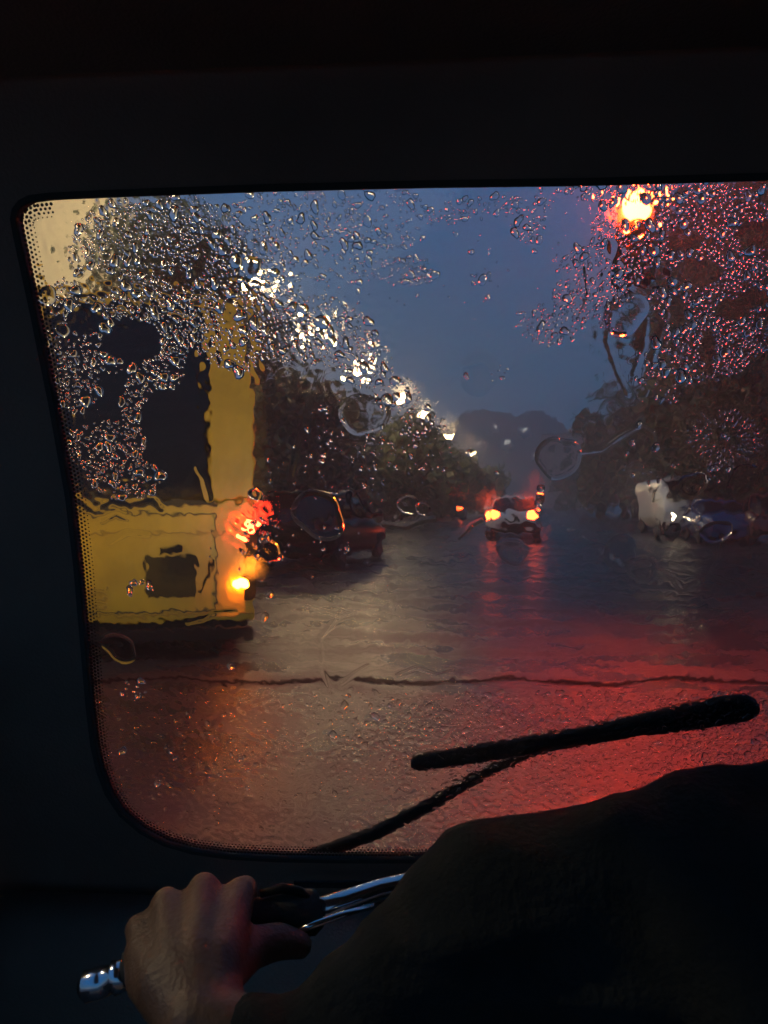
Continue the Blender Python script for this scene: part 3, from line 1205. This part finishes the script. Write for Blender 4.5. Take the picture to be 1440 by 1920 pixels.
# ---- handlebar: tube, grip, clutch lever with bright end
hb = []
bm = bmesh.new()
bar = [C(1120, 1700, .70), C(960, 1650, .675), C(820, 1645, .655), C(710, 1668, .64), C(640, 1693, .625), C(585, 1712, .615)]
tube(bm, bar, [.0085, .0085, .0085, .0084, .0092, .0098], 20)
hbar = cabin('handlebar', bm, M['chrome'], smooth=True)
bm = bmesh.new()
tube(bm, [C(592, 1708, .617), C(588, 1710, .616), C(540, 1712, .607), C(486, 1722, .60), C(380, 1765, .588), C(270, 1812, .575), C(238, 1826, .571)], [.014, .0175, .0175, .0155, .0150, .0150, .0150], 20)
cabin('grip', bm, M['rubber'], smooth=True, parent=hbar)
bm = bmesh.new()
tube(bm, [C(243, 1824, .571), C(228, 1830, .57), C(214, 1834, .569), C(212, 1835, .569), C(190, 1842, .568), C(160, 1850, .566), C(152, 1852, .566)], [.009, .011, .0125, .0098, .0112, .0112, .007], 18)
cabin('bar_end', bm, M['chrome'], smooth=True, parent=hbar)
bm = bmesh.new()
tube(bm, [C(700, 1698, .612), C(640, 1716, .60), C(590, 1733, .592), C(560, 1745, .588)], [.0022, .0028, .0028, .0024], 10)
cabin('lever', bm, M['chrome'], smooth=True, parent=hbar)
bm = bmesh.new()
tube(bm, [C(488, 1676, .600), C(530, 1665, .603), C(562, 1672, .606), C(584, 1690, .61)], [.003, .004, .004, .003], 10)
cabin('cable', bm, M['plastic'], smooth=True, parent=hbar)

# ---- wiper outside the glass
wip = bpy.data.objects.new('wiper', None)
COL.objects.link(wip)
wip.parent = auto


def wpx(px, py, off):
    s, t_ = st(px, py)
    return wp(s, t_, off)


def strip(name, pts, m):
    """pts: (px,py,half width m, off0, off1)"""
    bm = bmesh.new()
    rings = []
    P = [Vector(st(p[0], p[1])) for p in pts]
    K = 12
    for i, p in enumerate(pts):
        d = (P[min(i + 1, len(P) - 1)] - P[max(i - 1, 0)]).normalized()
        nr = Vector((-d.y, d.x))
        mid_, hz_ = (p[3] + p[4]) / 2, (p[4] - p[3]) / 2
        ring = []
        for k in range(K):
            an = 2 * math.pi * (k + .5) / K
            c_, s_ = math.cos(an), math.sin(an)
            u_ = p[2] * math.copysign(abs(c_) ** .75, c_)
            v_ = hz_ * math.copysign(abs(s_) ** .75, s_)
            q = P[i] + nr * u_
            ring.append(bm.verts.new(wp(q.x, q.y, mid_ + v_)))
        rings.append(ring)
    for a, b in zip(rings[:-1], rings[1:]):
        for k in range(K):
            bm.faces.new((a[k], a[(k + 1) % K], b[(k + 1) % K], b[k]))
    bm.faces.new(rings[0][::-1])
    bm.faces.new(rings[-1])
    o = cabin(name, bm, m, smooth=True, parent=wip)
    return o


strip('blade', [(770, 1441, .005, .006, .012), (782, 1441, .0105, .006, .015), (860, 1430, .0115, .006, .016), (960, 1414, .0110, .006, .016), (1100, 1392, .0115, .006, .018), (1200, 1373, .013, .006, .02), (1300, 1356, .0165, .006, .02), (1380, 1342, .0180, .006, .02), (1405, 1340, .0165, .006, .02), (1420, 1341, .0120, .006, .017), (1428, 1342, .005, .006, .013)], M['plastic'])
strip('arm', [(560, 1632, .0090, .012, .022), (700, 1584, .0084, .013, .023), (800, 1535, .0080, .016, .025), (900, 1480, .0068, .019, .027), (985, 1442, .006, .02, .027), (1080, 1408, .0045, .02, .027)], M['plastic'])
strip('pivot', [(1060, 1410, .006, .018, .028), (1110, 1392, .007, .018, .028)], M['plastic'])

# ================================================================== THE DRIVER
def remesh(o, vox, smooth_it=6):
    r = o.modifiers.new('Remesh', 'REMESH')
    r.mode = 'VOXEL'
    r.voxel_size = vox
    r.use_smooth_shade = True
    s = o.modifiers.new('Smooth', 'SMOOTH')
    s.factor = .5
    s.iterations = smooth_it
    dg = bpy.context.evaluated_depsgraph_get()
    me = bpy.data.meshes.new_from_object(o.evaluated_get(dg))
    o.modifiers.clear()
    o.data = me
    me.polygons.foreach_set('use_smooth', [True] * len(me.polygons))


def caps_chain(bm, pts, rads, seg=14):
    for i in range(len(pts) - 1):
        a, b = Vector(pts[i]), Vector(pts[i + 1])
        n = max(2, int((b - a).length / (min(rads[i], rads[i + 1]) * .35)))
        for k in range(n + 1):
            t_ = k / n
            ball(bm, a.lerp(b, t_), rads[i] * (1 - t_) + rads[i + 1] * t_, seg=10, rings=8)


driver = thing('person', 'driver in dark clothes with one hand gripping the handlebar', 'person', (C(1640, 1900, .5).x, C(1640, 1900, .5).y, .4))
dinv = Matrix.Translation(-driver.location)
bm = bmesh.new()
# palm: metacarpals from the wrist to four knuckles
wrist = C(372, 1925, .478)
kn = [C(450, 1676, .578), C(382, 1668, .574), C(312, 1695, .566), C(262, 1742, .556)]
kr = [.0125, .0130, .0125, .0115]
for k_, r_k in zip(kn, kr):
    mid = wrist.lerp(k_, .5) - fv * .012 + uv_ * .002
    caps_chain(bm, [wrist, mid, k_], [.021, .0175, r_k])
# heel of the hand
caps_chain(bm, [C(345, 1900, .487), C(285, 1830, .520), C(270, 1790, .535)], [.020, .019, .015])
caps_chain(bm, [C(400, 1890, .490), C(400, 1820, .520)], [.021, .020])
# fingers curled round the grip, away from us
for i, k_ in enumerate(kn):
    gl = [C(455, 1738, .598), C(390, 1764, .590), C(325, 1790, .582), C(272, 1812, .575)][i]   # grip axis beneath each finger
    r_f = [.0095, .0098, .0093, .0083][i]
    d_ax = (C(238, 1826, .571) - C(540, 1712, .607)).normalized()
    nf = fv
    p1 = gl + uv_ * (.0245) + nf * .014
    p2 = gl + uv_ * .004 + nf * .0275
    p3 = gl - uv_ * .016 + nf * .020
    caps_chain(bm, [k_, p1, p2, p3], [kr[i], r_f, r_f * .95, r_f * .85])
# thumb over the near side of the grip
th = [C(385, 1860, .500), C(420, 1812, .535), C(468, 1778, .560), C(522, 1764, .574), C(562, 1772, .582)]
caps_chain(bm, th, [.022, .0195, .0155, .0135, .0105])
# forearm, upper arm, shoulder, torso, neck and head as one continuous body
el = C(905, 1725, .50)
sh = C(1330, 1600, .52)
fa = C(590, 2010, .47)
caps_chain(bm, [wrist, fa, el], [.024, .032, .036])
caps_chain(bm, [el, sh], [.034, .040])
chest = C(1760, 1960, .52)
pel = Vector((C(1760, 1900, .48).x, C(1760, 1900, .48).y, .50))
caps_chain(bm, [pel, chest], [.15, .15])
caps_chain(bm, [sh, C(1760, 1640, .52), C(2150, 1660, .52)], [.045, .06, .05])
neck = C(1760, 1520, .52)
caps_chain(bm, [chest, neck], [.10, .055])
hd_c = C(1790, 1250, .50)
caps_chain(bm, [neck, hd_c - Z1 * .05], [.055, .055])
ball(bm, hd_c, 1, .075, .095, .11)
bmesh.ops.transform(bm, matrix=dinv, verts=bm.verts[:])
body = fin('body', bm, M['skin'], driver)
remesh(body, .0034, 5)
# face details of the head (outside the frame, built for other viewpoints)
bm = bmesh.new()
ball(bm, hd_c + Z1 * .025 - FN * .012, 1, .081, .098, .10)
bmesh.ops.transform(bm, matrix=dinv, verts=bm.verts[:])
fin('hair', bm, M['hair'], driver, smooth=True)
# jacket
bm = bmesh.new()
cuff = wrist.lerp(fa, .55)
caps_chain(bm, [cuff, fa, el], [.036, .044, .053])
caps_chain(bm, [el, C(780, 1690, .51)], [.05, .022])
caps_chain(bm, [el, sh], [.052, .050])
caps_chain(bm, [el, C(900, 1605, .515), C(1000, 1600, .52), C(1180, 1572, .525), sh], [.052, .026, .027, .030, .055])
caps_chain(bm, [C(870, 1590, .515), C(830, 1625, .515), C(790, 1680, .515)], [.016, .018, .02])
caps_chain(bm, [C(1290, 1505, .52), C(1345, 1497, .52), C(1420, 1495, .52), C(1560, 1500, .52), C(1760, 1560, .52), C(2150, 1640, .52)], [.022, .022, .023, .035, .07, .075])
caps_chain(bm, [sh, C(1400, 1610, .52), C(1760, 1660, .52)], [.056, .058, .075])
caps_chain(bm, [el, C(1000, 1790, .5), C(1250, 1830, .5), chest], [.055, .06, .07, .12])
caps_chain(bm, [pel, chest, C(1760, 1660, .52)], [.17, .165, .10])
caps_chain(bm, [C(1330, 1690, .51), C(1500, 1850, .49), pel], [.08, .12, .14])
bmesh.ops.transform(bm, matrix=dinv, verts=bm.verts[:])
jk = fin('jacket', bm, M['cloth'], driver)
remesh(jk, .0095, 4)
from mathutils import noise as mn
for v in jk.data.vertices:
    q = v.co * 16
    f_ = mn.noise(Vector((q.x + 1.5 * mn.noise(q * .5), q.y * .6, q.z * 1.8)))
    v.co += v.normal * (.0065 * (.35 - abs(f_) * 2.4))

# ================================================================== WATER ON THE GLASS
def smooth01(x, a, b):
    t_ = np.clip((x - a) / (b - a), 0, 1)
    return t_ * t_ * (3 - 2 * t_)


step = .00125
sL = min(p[0] for p in ol) - .006
sR = st(1480, 1500)[0] + .01
tB = min(p[1] for p in ol) - .006
tT = max(p[1] for p in ol) + .006
ns_, nt_ = int((sR - sL) / step), int((tT - tB) / step)
gs, gt = np.meshgrid(sL + np.arange(ns_) * step, tB + np.arange(nt_) * step)
PX, PY = px_of(gs, gt)


def band_noise(lam0, lam1, seed, aniso=1.0):
    """unit-slope-rms band limited noise on the grid; wavelengths in metres"""
    rg = np.random.RandomState(seed)
    f = np.fft.rfft2(rg.normal(size=gs.shape))
    ky = np.fft.fftfreq(gs.shape[0], step)[:, None]
    kx = np.fft.rfftfreq(gs.shape[1], step)[None, :] * aniso
    k = np.sqrt(kx ** 2 + ky ** 2)
    filt = np.exp(-((np.log(np.maximum(k, 1e-6)) - math.log(1 / math.sqrt(lam0 * lam1))) / (.5 * abs(math.log(lam1 / lam0)) + .05)) ** 2)
    h = np.fft.irfft2(f * filt, s=gs.shape)
    gy, gx = np.gradient(h, step)
    return h / math.sqrt((gx ** 2 + gy ** 2).mean())


def ell(cx, cy, rx, ry, soft=.35):
    d = np.sqrt(((PX - cx) / rx) ** 2 + ((PY - cy) / ry) ** 2)
    return 1 - smooth01(d, 1 - soft, 1 + soft)


H = band_noise(.04, .11, 1) * .0035
low = smooth01(PY, 1290, 1370) * smooth01(PX, 560, 780)
patch = .45 + .55 * smooth01(band_noise(.03, .07, 5), -.002, .004)
H += band_noise(.0075, .013, 2) * .20 * low * patch
lowl = smooth01(PY, 1270, 1340) * (1 - smooth01(PX, 560, 780))
H += band_noise(.009, .022, 3) * .05 * lowl * patch
mid = (1 - smooth01(PY, 1240, 1320)) * smooth01(PY, 600, 760)
H += band_noise(.010, .026, 4, .7) * .0065 * mid
upl = np.maximum.reduce([ell(230, 560, 230, 230), ell(480, 560, 150, 160), ell(640, 640, 110, 110), ell(200, 800, 130, 150)])
upr = np.maximum.reduce([ell(1330, 480, 220, 230), ell(1130, 520, 110, 150), ell(1360, 830, 90, 80)])
H += band_noise(.008, .018, 6) * .06 * np.maximum(upl, upr * .8) * (1 - ell(1195, 385, 55, 50))
H += band_noise(.006, .016, 8, .4) * .09 * (1 - smooth01(PY, 372, 392)) * smooth01(PX, 480, 760)
H += band_noise(.010, .02, 9) * .045 * np.maximum.reduce([.6 * ell(480, 990, 60, 60), .2 * ell(960, 990, 75, 55), ell(770, 950, 45, 40), .15 * ell(1330, 960, 90, 90), ell(1170, 650, 55, 110)])


def ridge(pts, w, amp):
    """rivulet: polyline in photo pixels, half width w px, height amp mm"""
    global H
    best = np.full(PX.shape, 1e9)
    for (x0, y0), (x1, y1) in zip(pts[:-1], pts[1:]):
        dx_, dy_ = x1 - x0, y1 - y0
        q = np.clip(((PX - x0) * dx_ + (PY - y0) * dy_) / (dx_ * dx_ + dy_ * dy_ + 1e-9), 0, 1)
        best = np.minimum(best, np.hypot(PX - x0 - q * dx_, PY - y0 - q * dy_))
    if pts[0][0] < 470:
        amp, w = amp * .45, w * 1.25
    if min(p[1] for p in pts) > 1000:
        amp *= .5
    H = H + amp * 1e-3 * np.exp(-(best / w) ** 2)


for pts, w, a in (
    ([(592, 700), (580, 745), (572, 800), (556, 840), (545, 895)], 3.2, .45),
    ([(720, 985), (760, 990), (790, 978), (812, 975)], 3, .4),
    ([(640, 832), (700, 830)], 2.5, .35),
    ([(860, 1010), (885, 985), (905, 975)], 3, .4),
    ([(1090, 850), (1130, 845), (1165, 820), (1200, 800)], 3.5, .6),
    ([(1200, 800), (1225, 815), (1232, 840)], 3.5, .5),
    ([(350, 1170), (380, 1163), (400, 1152), (440, 1150)], 3, .5),
    ([(140, 935), (175, 960), (210, 935), (240, 945), (285, 935), (300, 955)], 4, .6),
    ([(190, 980), (215, 965), (235, 975)], 3, .5),
    ([(205, 1020), (235, 1000), (275, 1005)], 3, .5),
    ([(270, 930), (262, 890), (240, 860)], 4, .7),
    ([(390, 935), (380, 900), (368, 880)], 4, .6),
    ([(385, 560), (400, 620), (402, 680)], 4, .6),
    ([(460, 560), (470, 620), (466, 690)], 4, .6),
    ([(640, 1150), (600, 1200), (605, 1260), (620, 1300)], 3, .5),
    ([(640, 1285), (665, 1265), (690, 1250)], 2.5, .5),
    ([(745, 1270), (780, 1255), (820, 1270), (850, 1262)], 3, .5),
    ([(730, 1320), (780, 1335), (830, 1315)], 3, .5),
    ([(1235, 1070), (1262, 1085), (1280, 1110), (1310, 1095)], 3, .6),
    ([(1260, 1062), (1300, 1075), (1335, 1085), (1380, 1100)], 3, .5),
    ([(1320, 1090), (1345, 1050), (1355, 1010)], 2.5, .45),
    ([(1150, 590), (1140, 640), (1160, 700), (1180, 740)], 4, .7),
    ([(1215, 600), (1210, 650), (1190, 700)], 4, .7),
    ([(1100, 500), (1105, 560), (1085, 600)], 3, .5),
    ([(1255, 590), (1240, 630), (1225, 680)], 4, .6),
    ([(1300, 600), (1290, 640), (1270, 680)], 4, .6),
    ([(840, 720), (870, 690), (905, 680), (925, 700)], 2.5, .35),
    ([(575, 1140), (640, 1158), (665, 1150)], 2, .3),
    ([(680, 1400), (720, 1380), (760, 1390)], 3, .4)):
    ridge(pts, w, a)

BASE = .0007
H = np.maximum(H, -.0005) + BASE
# clip the film to the pane outline (its edge is hidden under the rubber seal)
poly = np.array([inset(p, q, -.003) for p, q in zip(OUTD, NRM)])


def inside(x, y):
    c = np.zeros(x.shape, bool)
    xj, yj = poly[-1]
    for xi, yi in poly:
        if yi != yj:
            m_ = ((yi > y) != (yj > y)) & (x < (xj - xi) * (y - yi) / (yj - yi) + xi)
            c ^= m_
        xj, yj = xi, yi
    return c


INS = inside(gs, gt)
idx = -np.ones(gs.shape, int)
idx[INS] = np.arange(INS.sum())
off = .0025 + H
P3 = np.stack([O0[i] + gs * E1[i] + gt * E2[i] + off * NN[i] for i in range(3)], -1)[INS]
P3b = np.stack([O0[i] + gs * E1[i] + gt * E2[i] + .0025 * NN[i] for i in range(3)], -1)[INS]
q = INS[:-1, :-1] & INS[1:, :-1] & INS[:-1, 1:] & INS[1:, 1:]
A = idx[:-1, :-1][q]
B = idx[:-1, 1:][q]
Cc = idx[1:, 1:][q]
D = idx[1:, :-1][q]
nF = len(A)
nv = len(P3)


def quad_mesh(name, verts, quads):
    me = bpy.data.meshes.new(name)
    me.vertices.add(len(verts))
    me.vertices.foreach_set('co', verts.astype(np.float32).ravel())
    me.loops.add(quads.size)
    me.loops.foreach_set('vertex_index', quads.astype(np.int32).ravel())
    me.polygons.add(len(quads))
    me.polygons.foreach_set('loop_start', np.arange(0, quads.size, 4, dtype=np.int32))
    me.update(calc_edges=True)
    me.validate()
    me.polygons.foreach_set('use_smooth', np.ones(len(quads), bool))
    return me


# front sheet (E1 x E2 = ? orient outward along NN); inner face is one flat polygon
ftop = np.stack([A, B, Cc, D], 1)
if E1.cross(E2).dot(NN) < 0:
    ftop = ftop[:, ::-1]
me = quad_mesh('water_film', P3, ftop)
bmf = bmesh.new()
bmf.from_mesh(me)
pv = [bmf.verts.new(wp(p[0], p[1], .0025)) for p in poly]
pvc = bmf.verts.new(wp(ctr.x, ctr.y, .0025))
for i in range(len(pv)):
    ff = bmf.faces.new((pv[i], pv[(i + 1) % len(pv)], pvc))
    ff.normal_update()
    if ff.normal.dot(NN) > 0:
        ff.normal_flip()
# beyond the picture the film goes on, smooth
s_cut = sL + (ns_ - 1) * step
rest = [p for p in poly if p[0] > s_cut]
rest.sort(key=lambda p: math.atan2(p[1] - .4, p[0] - (s_cut + .2)))
tops = max(rest, key=lambda p: p[1])[1]
bots = min(rest, key=lambda p: p[1])[1]
rest = [(s_cut, bots)] + [tuple(p) for p in rest] + [(s_cut, tops)]
f2 = bmf.faces.new([bmf.verts.new(wp(p[0], p[1], .0025 + BASE)) for p in rest])
f2.normal_update()
if f2.normal.dot(NN) < 0:
    f2.normal_flip()
bmf.to_mesh(me)
bmf.free()
film = link('water_film', me, M['water'])
tag(film, 'thin rippled film of rainwater running down the windscreen', 'water', kind='stuff')

# ---- beads
bv, bf, back = [], [], set()
occ = {}


def free_spot(s, t_, r):
    g = .004
    ci, cj = int(s / g), int(t_ / g)
    k = int(r / g) + 2
    for a in range(ci - k, ci + k + 1):
        for b in range(cj - k, cj + k + 1):
            for (s2, t2, r2) in occ.get((a, b), ()):
                if (s - s2) ** 2 + (t_ - t2) ** 2 < ((r + r2) * .86) ** 2:
                    return False
    occ.setdefault((ci, cj), []).append((s, t_, r))
    return True


def film_h(s, t_):
    i = int((t_ - tB) / step)
    j = int((s - sL) / step)
    if 0 <= i < nt_ and 0 <= j < ns_:
        return H[i, j]
    return BASE


def drop(px, py, rpx, hr=.42, el=1.0, flat=2.0, seg=10, rings=3, wob=.10, rot=None):
    """cap of water: radius in photo px, height ratio, elongation, flatness exponent"""
    s, t_ = st(px, py)
    r = rpx * .00054
    if not free_spot(s, t_, r * max(1, el) * .9):
        return
    if not inside(np.array([s]), np.array([t_]))[0]:
        return
    base = .0025 + film_h(s, t_) + .00025
    if rot is None:
        rot = random.uniform(-.5, .5)
    ph = [random.uniform(0, 6.28) for _ in range(3)]
    k0 = len(bv)
    c_, s_ = math.cos(rot), math.sin(rot)
    for i in range(1, rings + 1):
        f = math.sin(.5 * math.pi * i / rings) if flat <= 2.01 else (i / rings) ** .38
        hh = r * hr * (1 - f ** flat) ** (.5 if flat <= 2.01 else 1)
        if i == rings:
            f, hh = 1.0, 0.0
        for k in range(seg):
            a = 2 * math.pi * k / seg
            w = 1 + wob * (math.sin(2 * a + ph[0]) + .6 * math.sin(3 * a + ph[1]) + .3 * math.sin(5 * a + ph[2]))
            x, y = r * f * w * math.cos(a), r * f * w * math.sin(a) * el
            x, y = x * c_ - y * s_, x * s_ + y * c_
            bv.append(wp(s + x, t_ + y, base + hh))
    top_ = len(bv)
    bv.append(wp(s, t_, base + r * hr))
    n0 = k0
    for k in range(seg):
        bf.append((top_, n0 + k, n0 + (k + 1) % seg))
    for i in range(rings - 1):
        a0, b0 = k0 + i * seg, k0 + (i + 1) * seg
        for k in range(seg):
            bf.append((a0 + k, b0 + k, b0 + (k + 1) % seg, a0 + (k + 1) % seg))
    # flat back with its own vertices (sharp rim)
    last = k0 + (rings - 1) * seg
    b2 = len(bv)
    for k in range(seg):
        bv.append(bv[last + k].copy())
    back.add(len(bf))
    bf.append(tuple(b2 + k for k in range(seg)))
    

# hand-placed large drops (ring-like, flat topped)
for a in ((1048, 860, 37, .10), (682, 778, 42, .07), (596, 968, 46, .13), (1300, 912, 26, .06), (962, 1036, 30, .04), (1165, 1040, 32, .04),
          (1205, 1070, 28, .04), (1345, 1000, 26, .05), (1175, 590, 34, .18), (1165, 650, 36, .16), (222, 1218, 36, .09), (505, 1035, 22, .08),
          (715, 1098, 14, .05), (900, 700, 36, .04), (85, 555, 18, .3), (115, 620, 12, .3), (1398, 905, 30, .06),
          (470, 500, 16, .3), (478, 928, 14, .3), (765, 948, 18, .2), (792, 955, 14, .2)):
    drop(a[0], a[1], a[2], a[3] * .55, random.uniform(.85, 1.15), 6.0, 36, 12, .09)
for a in ((602, 605, 13), (1228, 470, 9), (1285, 420, 7), (1292, 435, 6), (1275, 395, 6), (492, 465, 8), (515, 462, 7), (478, 520, 11), (514, 512, 9), (620, 640, 8),
          (682, 690, 9), (725, 750, 10), (743, 745, 8), (802, 765, 6), (802, 785, 6), (740, 715, 9), (440, 490, 10), (568, 580, 9), (1015, 918, 8), (1010, 945, 7),
          (1310, 355, 7), (1318, 372, 7), (1213, 372, 8), (1168, 352, 9), (1012, 450, 6), (1232, 840, 7), (1200, 798, 5), (505, 1118, 8), (495, 1160, 8), (432, 1252, 8),
          (880, 850, 5), (932, 888, 4), (770, 515, 7), (905, 525, 7), (690, 490, 7), (688, 415, 7), (640, 365, 6), (610, 437, 6)):
    drop(a[0], a[1], a[2], .45, random.uniform(.9, 1.4), 2.0, 18, 6, .08)

# bead clusters: (cx, cy, rx, ry, tries, rmin, rmax)
CL = [
    (245, 470, 120, 95, 1500, 1.8, 5.5), (300, 600, 130, 80, 1500, 1.8, 6.0), (200, 640, 120, 60, 380, 1.8, 6), (130, 560, 55, 40, 200, 2, 7),
    (310, 640, 50, 90, 600, 1.8, 5.5), (270, 760, 45, 70, 420, 1.8, 5), (140, 715, 45, 60, 330, 1.8, 6), (200, 840, 80, 50, 420, 1.8, 6), (230, 900, 70, 40, 260, 2, 7),
    (470, 540, 95, 110, 1300, 1.8, 6.5), (440, 640, 65, 60, 520, 2, 7), (600, 620, 60, 70, 560, 1.8, 6), (530, 620, 60, 60, 420, 2, 7), (650, 640, 60, 60, 330, 1.6, 5),
    (340, 400, 60, 40, 260, 1.6, 4.5), (400, 440, 60, 60, 260, 1.6, 5), (560, 400, 130, 50, 380, 1.5, 4.5), (620, 480, 120, 60, 260, 1.5, 4.5), (720, 410, 90, 60, 170, 1.5, 4),
    (760, 510, 60, 30, 160, 1.5, 4), (690, 680, 50, 50, 160, 1.6, 4.5), (740, 745, 50, 40, 120, 1.6, 4.5), (845, 405, 40, 16, 110, 1.5, 4), (900, 525, 22, 12, 40, 1.5, 4),
    (690, 800, 120, 60, 60, 1.4, 3.2), (640, 880, 150, 70, 50, 1.4, 3.2), (760, 860, 90, 60, 60, 1.4, 3.5), (790, 800, 50, 30, 60, 1.4, 3.5),
    (1200, 440, 90, 90, 900, 1.8, 5.5), (1350, 440, 110, 95, 1250, 1.8, 5), (1400, 520, 80, 70, 700, 1.8, 5), (1300, 560, 80, 60, 500, 2, 6),
    (1340, 620, 90, 50, 600, 1.8, 5.5), (1130, 510, 50, 70, 330, 1.8, 4.5), (1150, 570, 40, 50, 300, 1.8, 4.5), (1080, 560, 45, 45, 220, 1.8, 4.5), (1030, 610, 45, 40, 130, 1.8, 4.5),
    (985, 430, 26, 26, 40, 1.8, 4.5), (1010, 400, 14, 55, 60, 1.8, 4.5), (1090, 490, 40, 26, 60, 1.8, 4.5), (940, 385, 110, 18, 120, 1.5, 4), (1300, 670, 110, 50, 330, 2, 6),
    (1370, 655, 40, 50, 260, 1.8, 5), (1420, 630, 30, 40, 100, 1.8, 5), (920, 700, 50, 20, 16, 1.5, 3), (1240, 360, 200, 22, 360, 1.6, 5),
    (485, 995, 42, 26, 26, 1.8, 3.4), (500, 1040, 30, 20, 12, 2, 3), (1014, 922, 9, 20, 8, 1.8, 3),
    (310, 1440, 120, 60, 10, 2, 5), (430, 1480, 60, 60, 12, 2, 5), (640, 1360, 160, 60, 16, 2, 5), (550, 1040, 160, 60, 18, 1.4, 3), (1240, 720, 60, 40, 30, 1.5, 3.5),
    (250, 1295, 26, 22, 22, 2, 5), (260, 1105, 26, 20, 10, 2, 5), (600, 1020, 90, 30, 12, 2, 4), (770, 470, 400, 110, 130, 1.3, 3), (1280, 860, 120, 60, 40, 1.5, 3.5)]
holes = [(1195, 385, 34, 34), (960, 990, 22, 14), (1275, 975, 22, 16), (245, 640, 56, 42), (160, 600, 34, 26), (300, 790, 40, 60), (180, 530, 40, 26), (1310, 510, 44, 26), (1420, 440, 40, 26), (1285, 450, 30, 22), (1235, 520, 26, 22), (1375, 580, 34, 20), (1270, 590, 20, 34), (1415, 560, 30, 18), (1330, 655, 16, 34), (1150, 470, 14, 22), (360, 690, 14, 40), (330, 520, 22, 14), (430, 590, 14, 26), (200, 745, 16, 22)]
for (cx, cy, rx, ry, tries, r0, r1) in CL:
    for _ in range(tries):
        a = random.uniform(0, 6.283)
        q_ = math.sqrt(random.random())
        x, y = cx + rx * q_ * math.cos(a), cy + ry * q_ * math.sin(a)
        if any(((x - h[0]) / h[2]) ** 2 + ((y - h[1]) / h[3]) ** 2 < 1 for h in holes):
            continue
        rr = r0 * 1.12 + (r1 * 1.75 - r0) * random.random() ** 2.9
        drop(x, y, rr, random.uniform(.5, .9), random.uniform(.85, 1.35), 2.0, 9 if rr < 3.2 else 14, 3 if rr < 3.2 else 5, .13 if rr < 3.2 else .20)
# unwiped lower part: dense flat rain texture
for i in range(5200):
    x, y = random.uniform(600, 1450), random.gauss(1400, 62)
    if y < 1300 or y > 1600 or random.random() > min(1, (x - 560) / 330) or (y > 1500 and random.random() < .6):
        continue
    rr = 2.2 + 6.5 * random.random() ** 2.4
    drop(x, y, rr, random.uniform(.16, .42), random.uniform(.7, 1.3), 2.0, 9, 3, .24)
for i in range(700):
    x, y = random.uniform(180, 700), random.gauss(1430, 90)
    if y < 1290 or y > 1600:
        continue
    drop(x, y, 1.8 + 4 * random.random() ** 3, random.uniform(.12, .35), random.uniform(.7, 1.4), 2.0, 9, 3, .22)
# flower-like ring of beads under the right tree
for i in range(260):
    a = random.uniform(0, 6.283)
    rr = random.uniform(26, 66)
    drop(1362 + rr * 1.05 * math.cos(a), 822 + rr * .85 * math.sin(a), random.uniform(1.6, 3.2), .5, random.uniform(1.2, 2.6), 2.0, 9, 3, .05, rot=a + math.pi / 2 * 3 if False else math.pi / 2 - a + math.pi)
for i in range(220):
    a = random.uniform(-.3, 3.4)
    rr = random.uniform(20, 62)
    drop(1035 + rr * 1.05 * math.cos(a), 598 + rr * .8 * math.sin(a), random.uniform(1.6, 3.4), .5, random.uniform(1.2, 2.6), 2.0, 9, 3, .05, rot=math.pi / 2 - a + math.pi)

me = bpy.data.meshes.new('raindrops')
me.from_pydata([tuple(v) for v in bv], [], bf)
bmf = bmesh.new()
bmf.from_mesh(me)
bmf.faces.ensure_lookup_table()
for i_, f_ in enumerate(bmf.faces):
    f_.normal_update()
    if (f_.normal.dot(NN) > 0) == (i_ in back):
        f_.normal_flip()
bmf.to_mesh(me)
bmf.free()
drops = link('raindrops', me, M['water'])
me.polygons.foreach_set('use_smooth', [i_ not in back for i_ in range(len(me.polygons))])
tag(drops, 'beads of rain glinting red and gold all over the windscreen', 'raindrops', kind='stuff')
print('drops', len(occ), 'faces', len(bf), 'film', nF)

# ================================================================== HAZE
bm = bmesh.new()
box(bm, -430, 430, -70, 570, -1.2, 60)
hz = bpy.data.materials.new('haze')
hz.use_nodes = True
ht = hz.node_tree
ht.nodes.clear()
ho = ht.nodes.new('ShaderNodeOutputMaterial')
pvv = ht.nodes.new('ShaderNodeVolumePrincipled')
pvv.inputs['Color'].default_value = (0.85, 0.9, 0.95, 1)
pvv.inputs['Density'].default_value = 0.0034
pvv.inputs['Anisotropy'].default_value = 0.0
ht.links.new(pvv.outputs[0], ho.inputs['Volume'])
h = fin('haze', bm, hz)
tag(h, 'rain haze hanging over the road and trees', 'haze', kind='stuff')
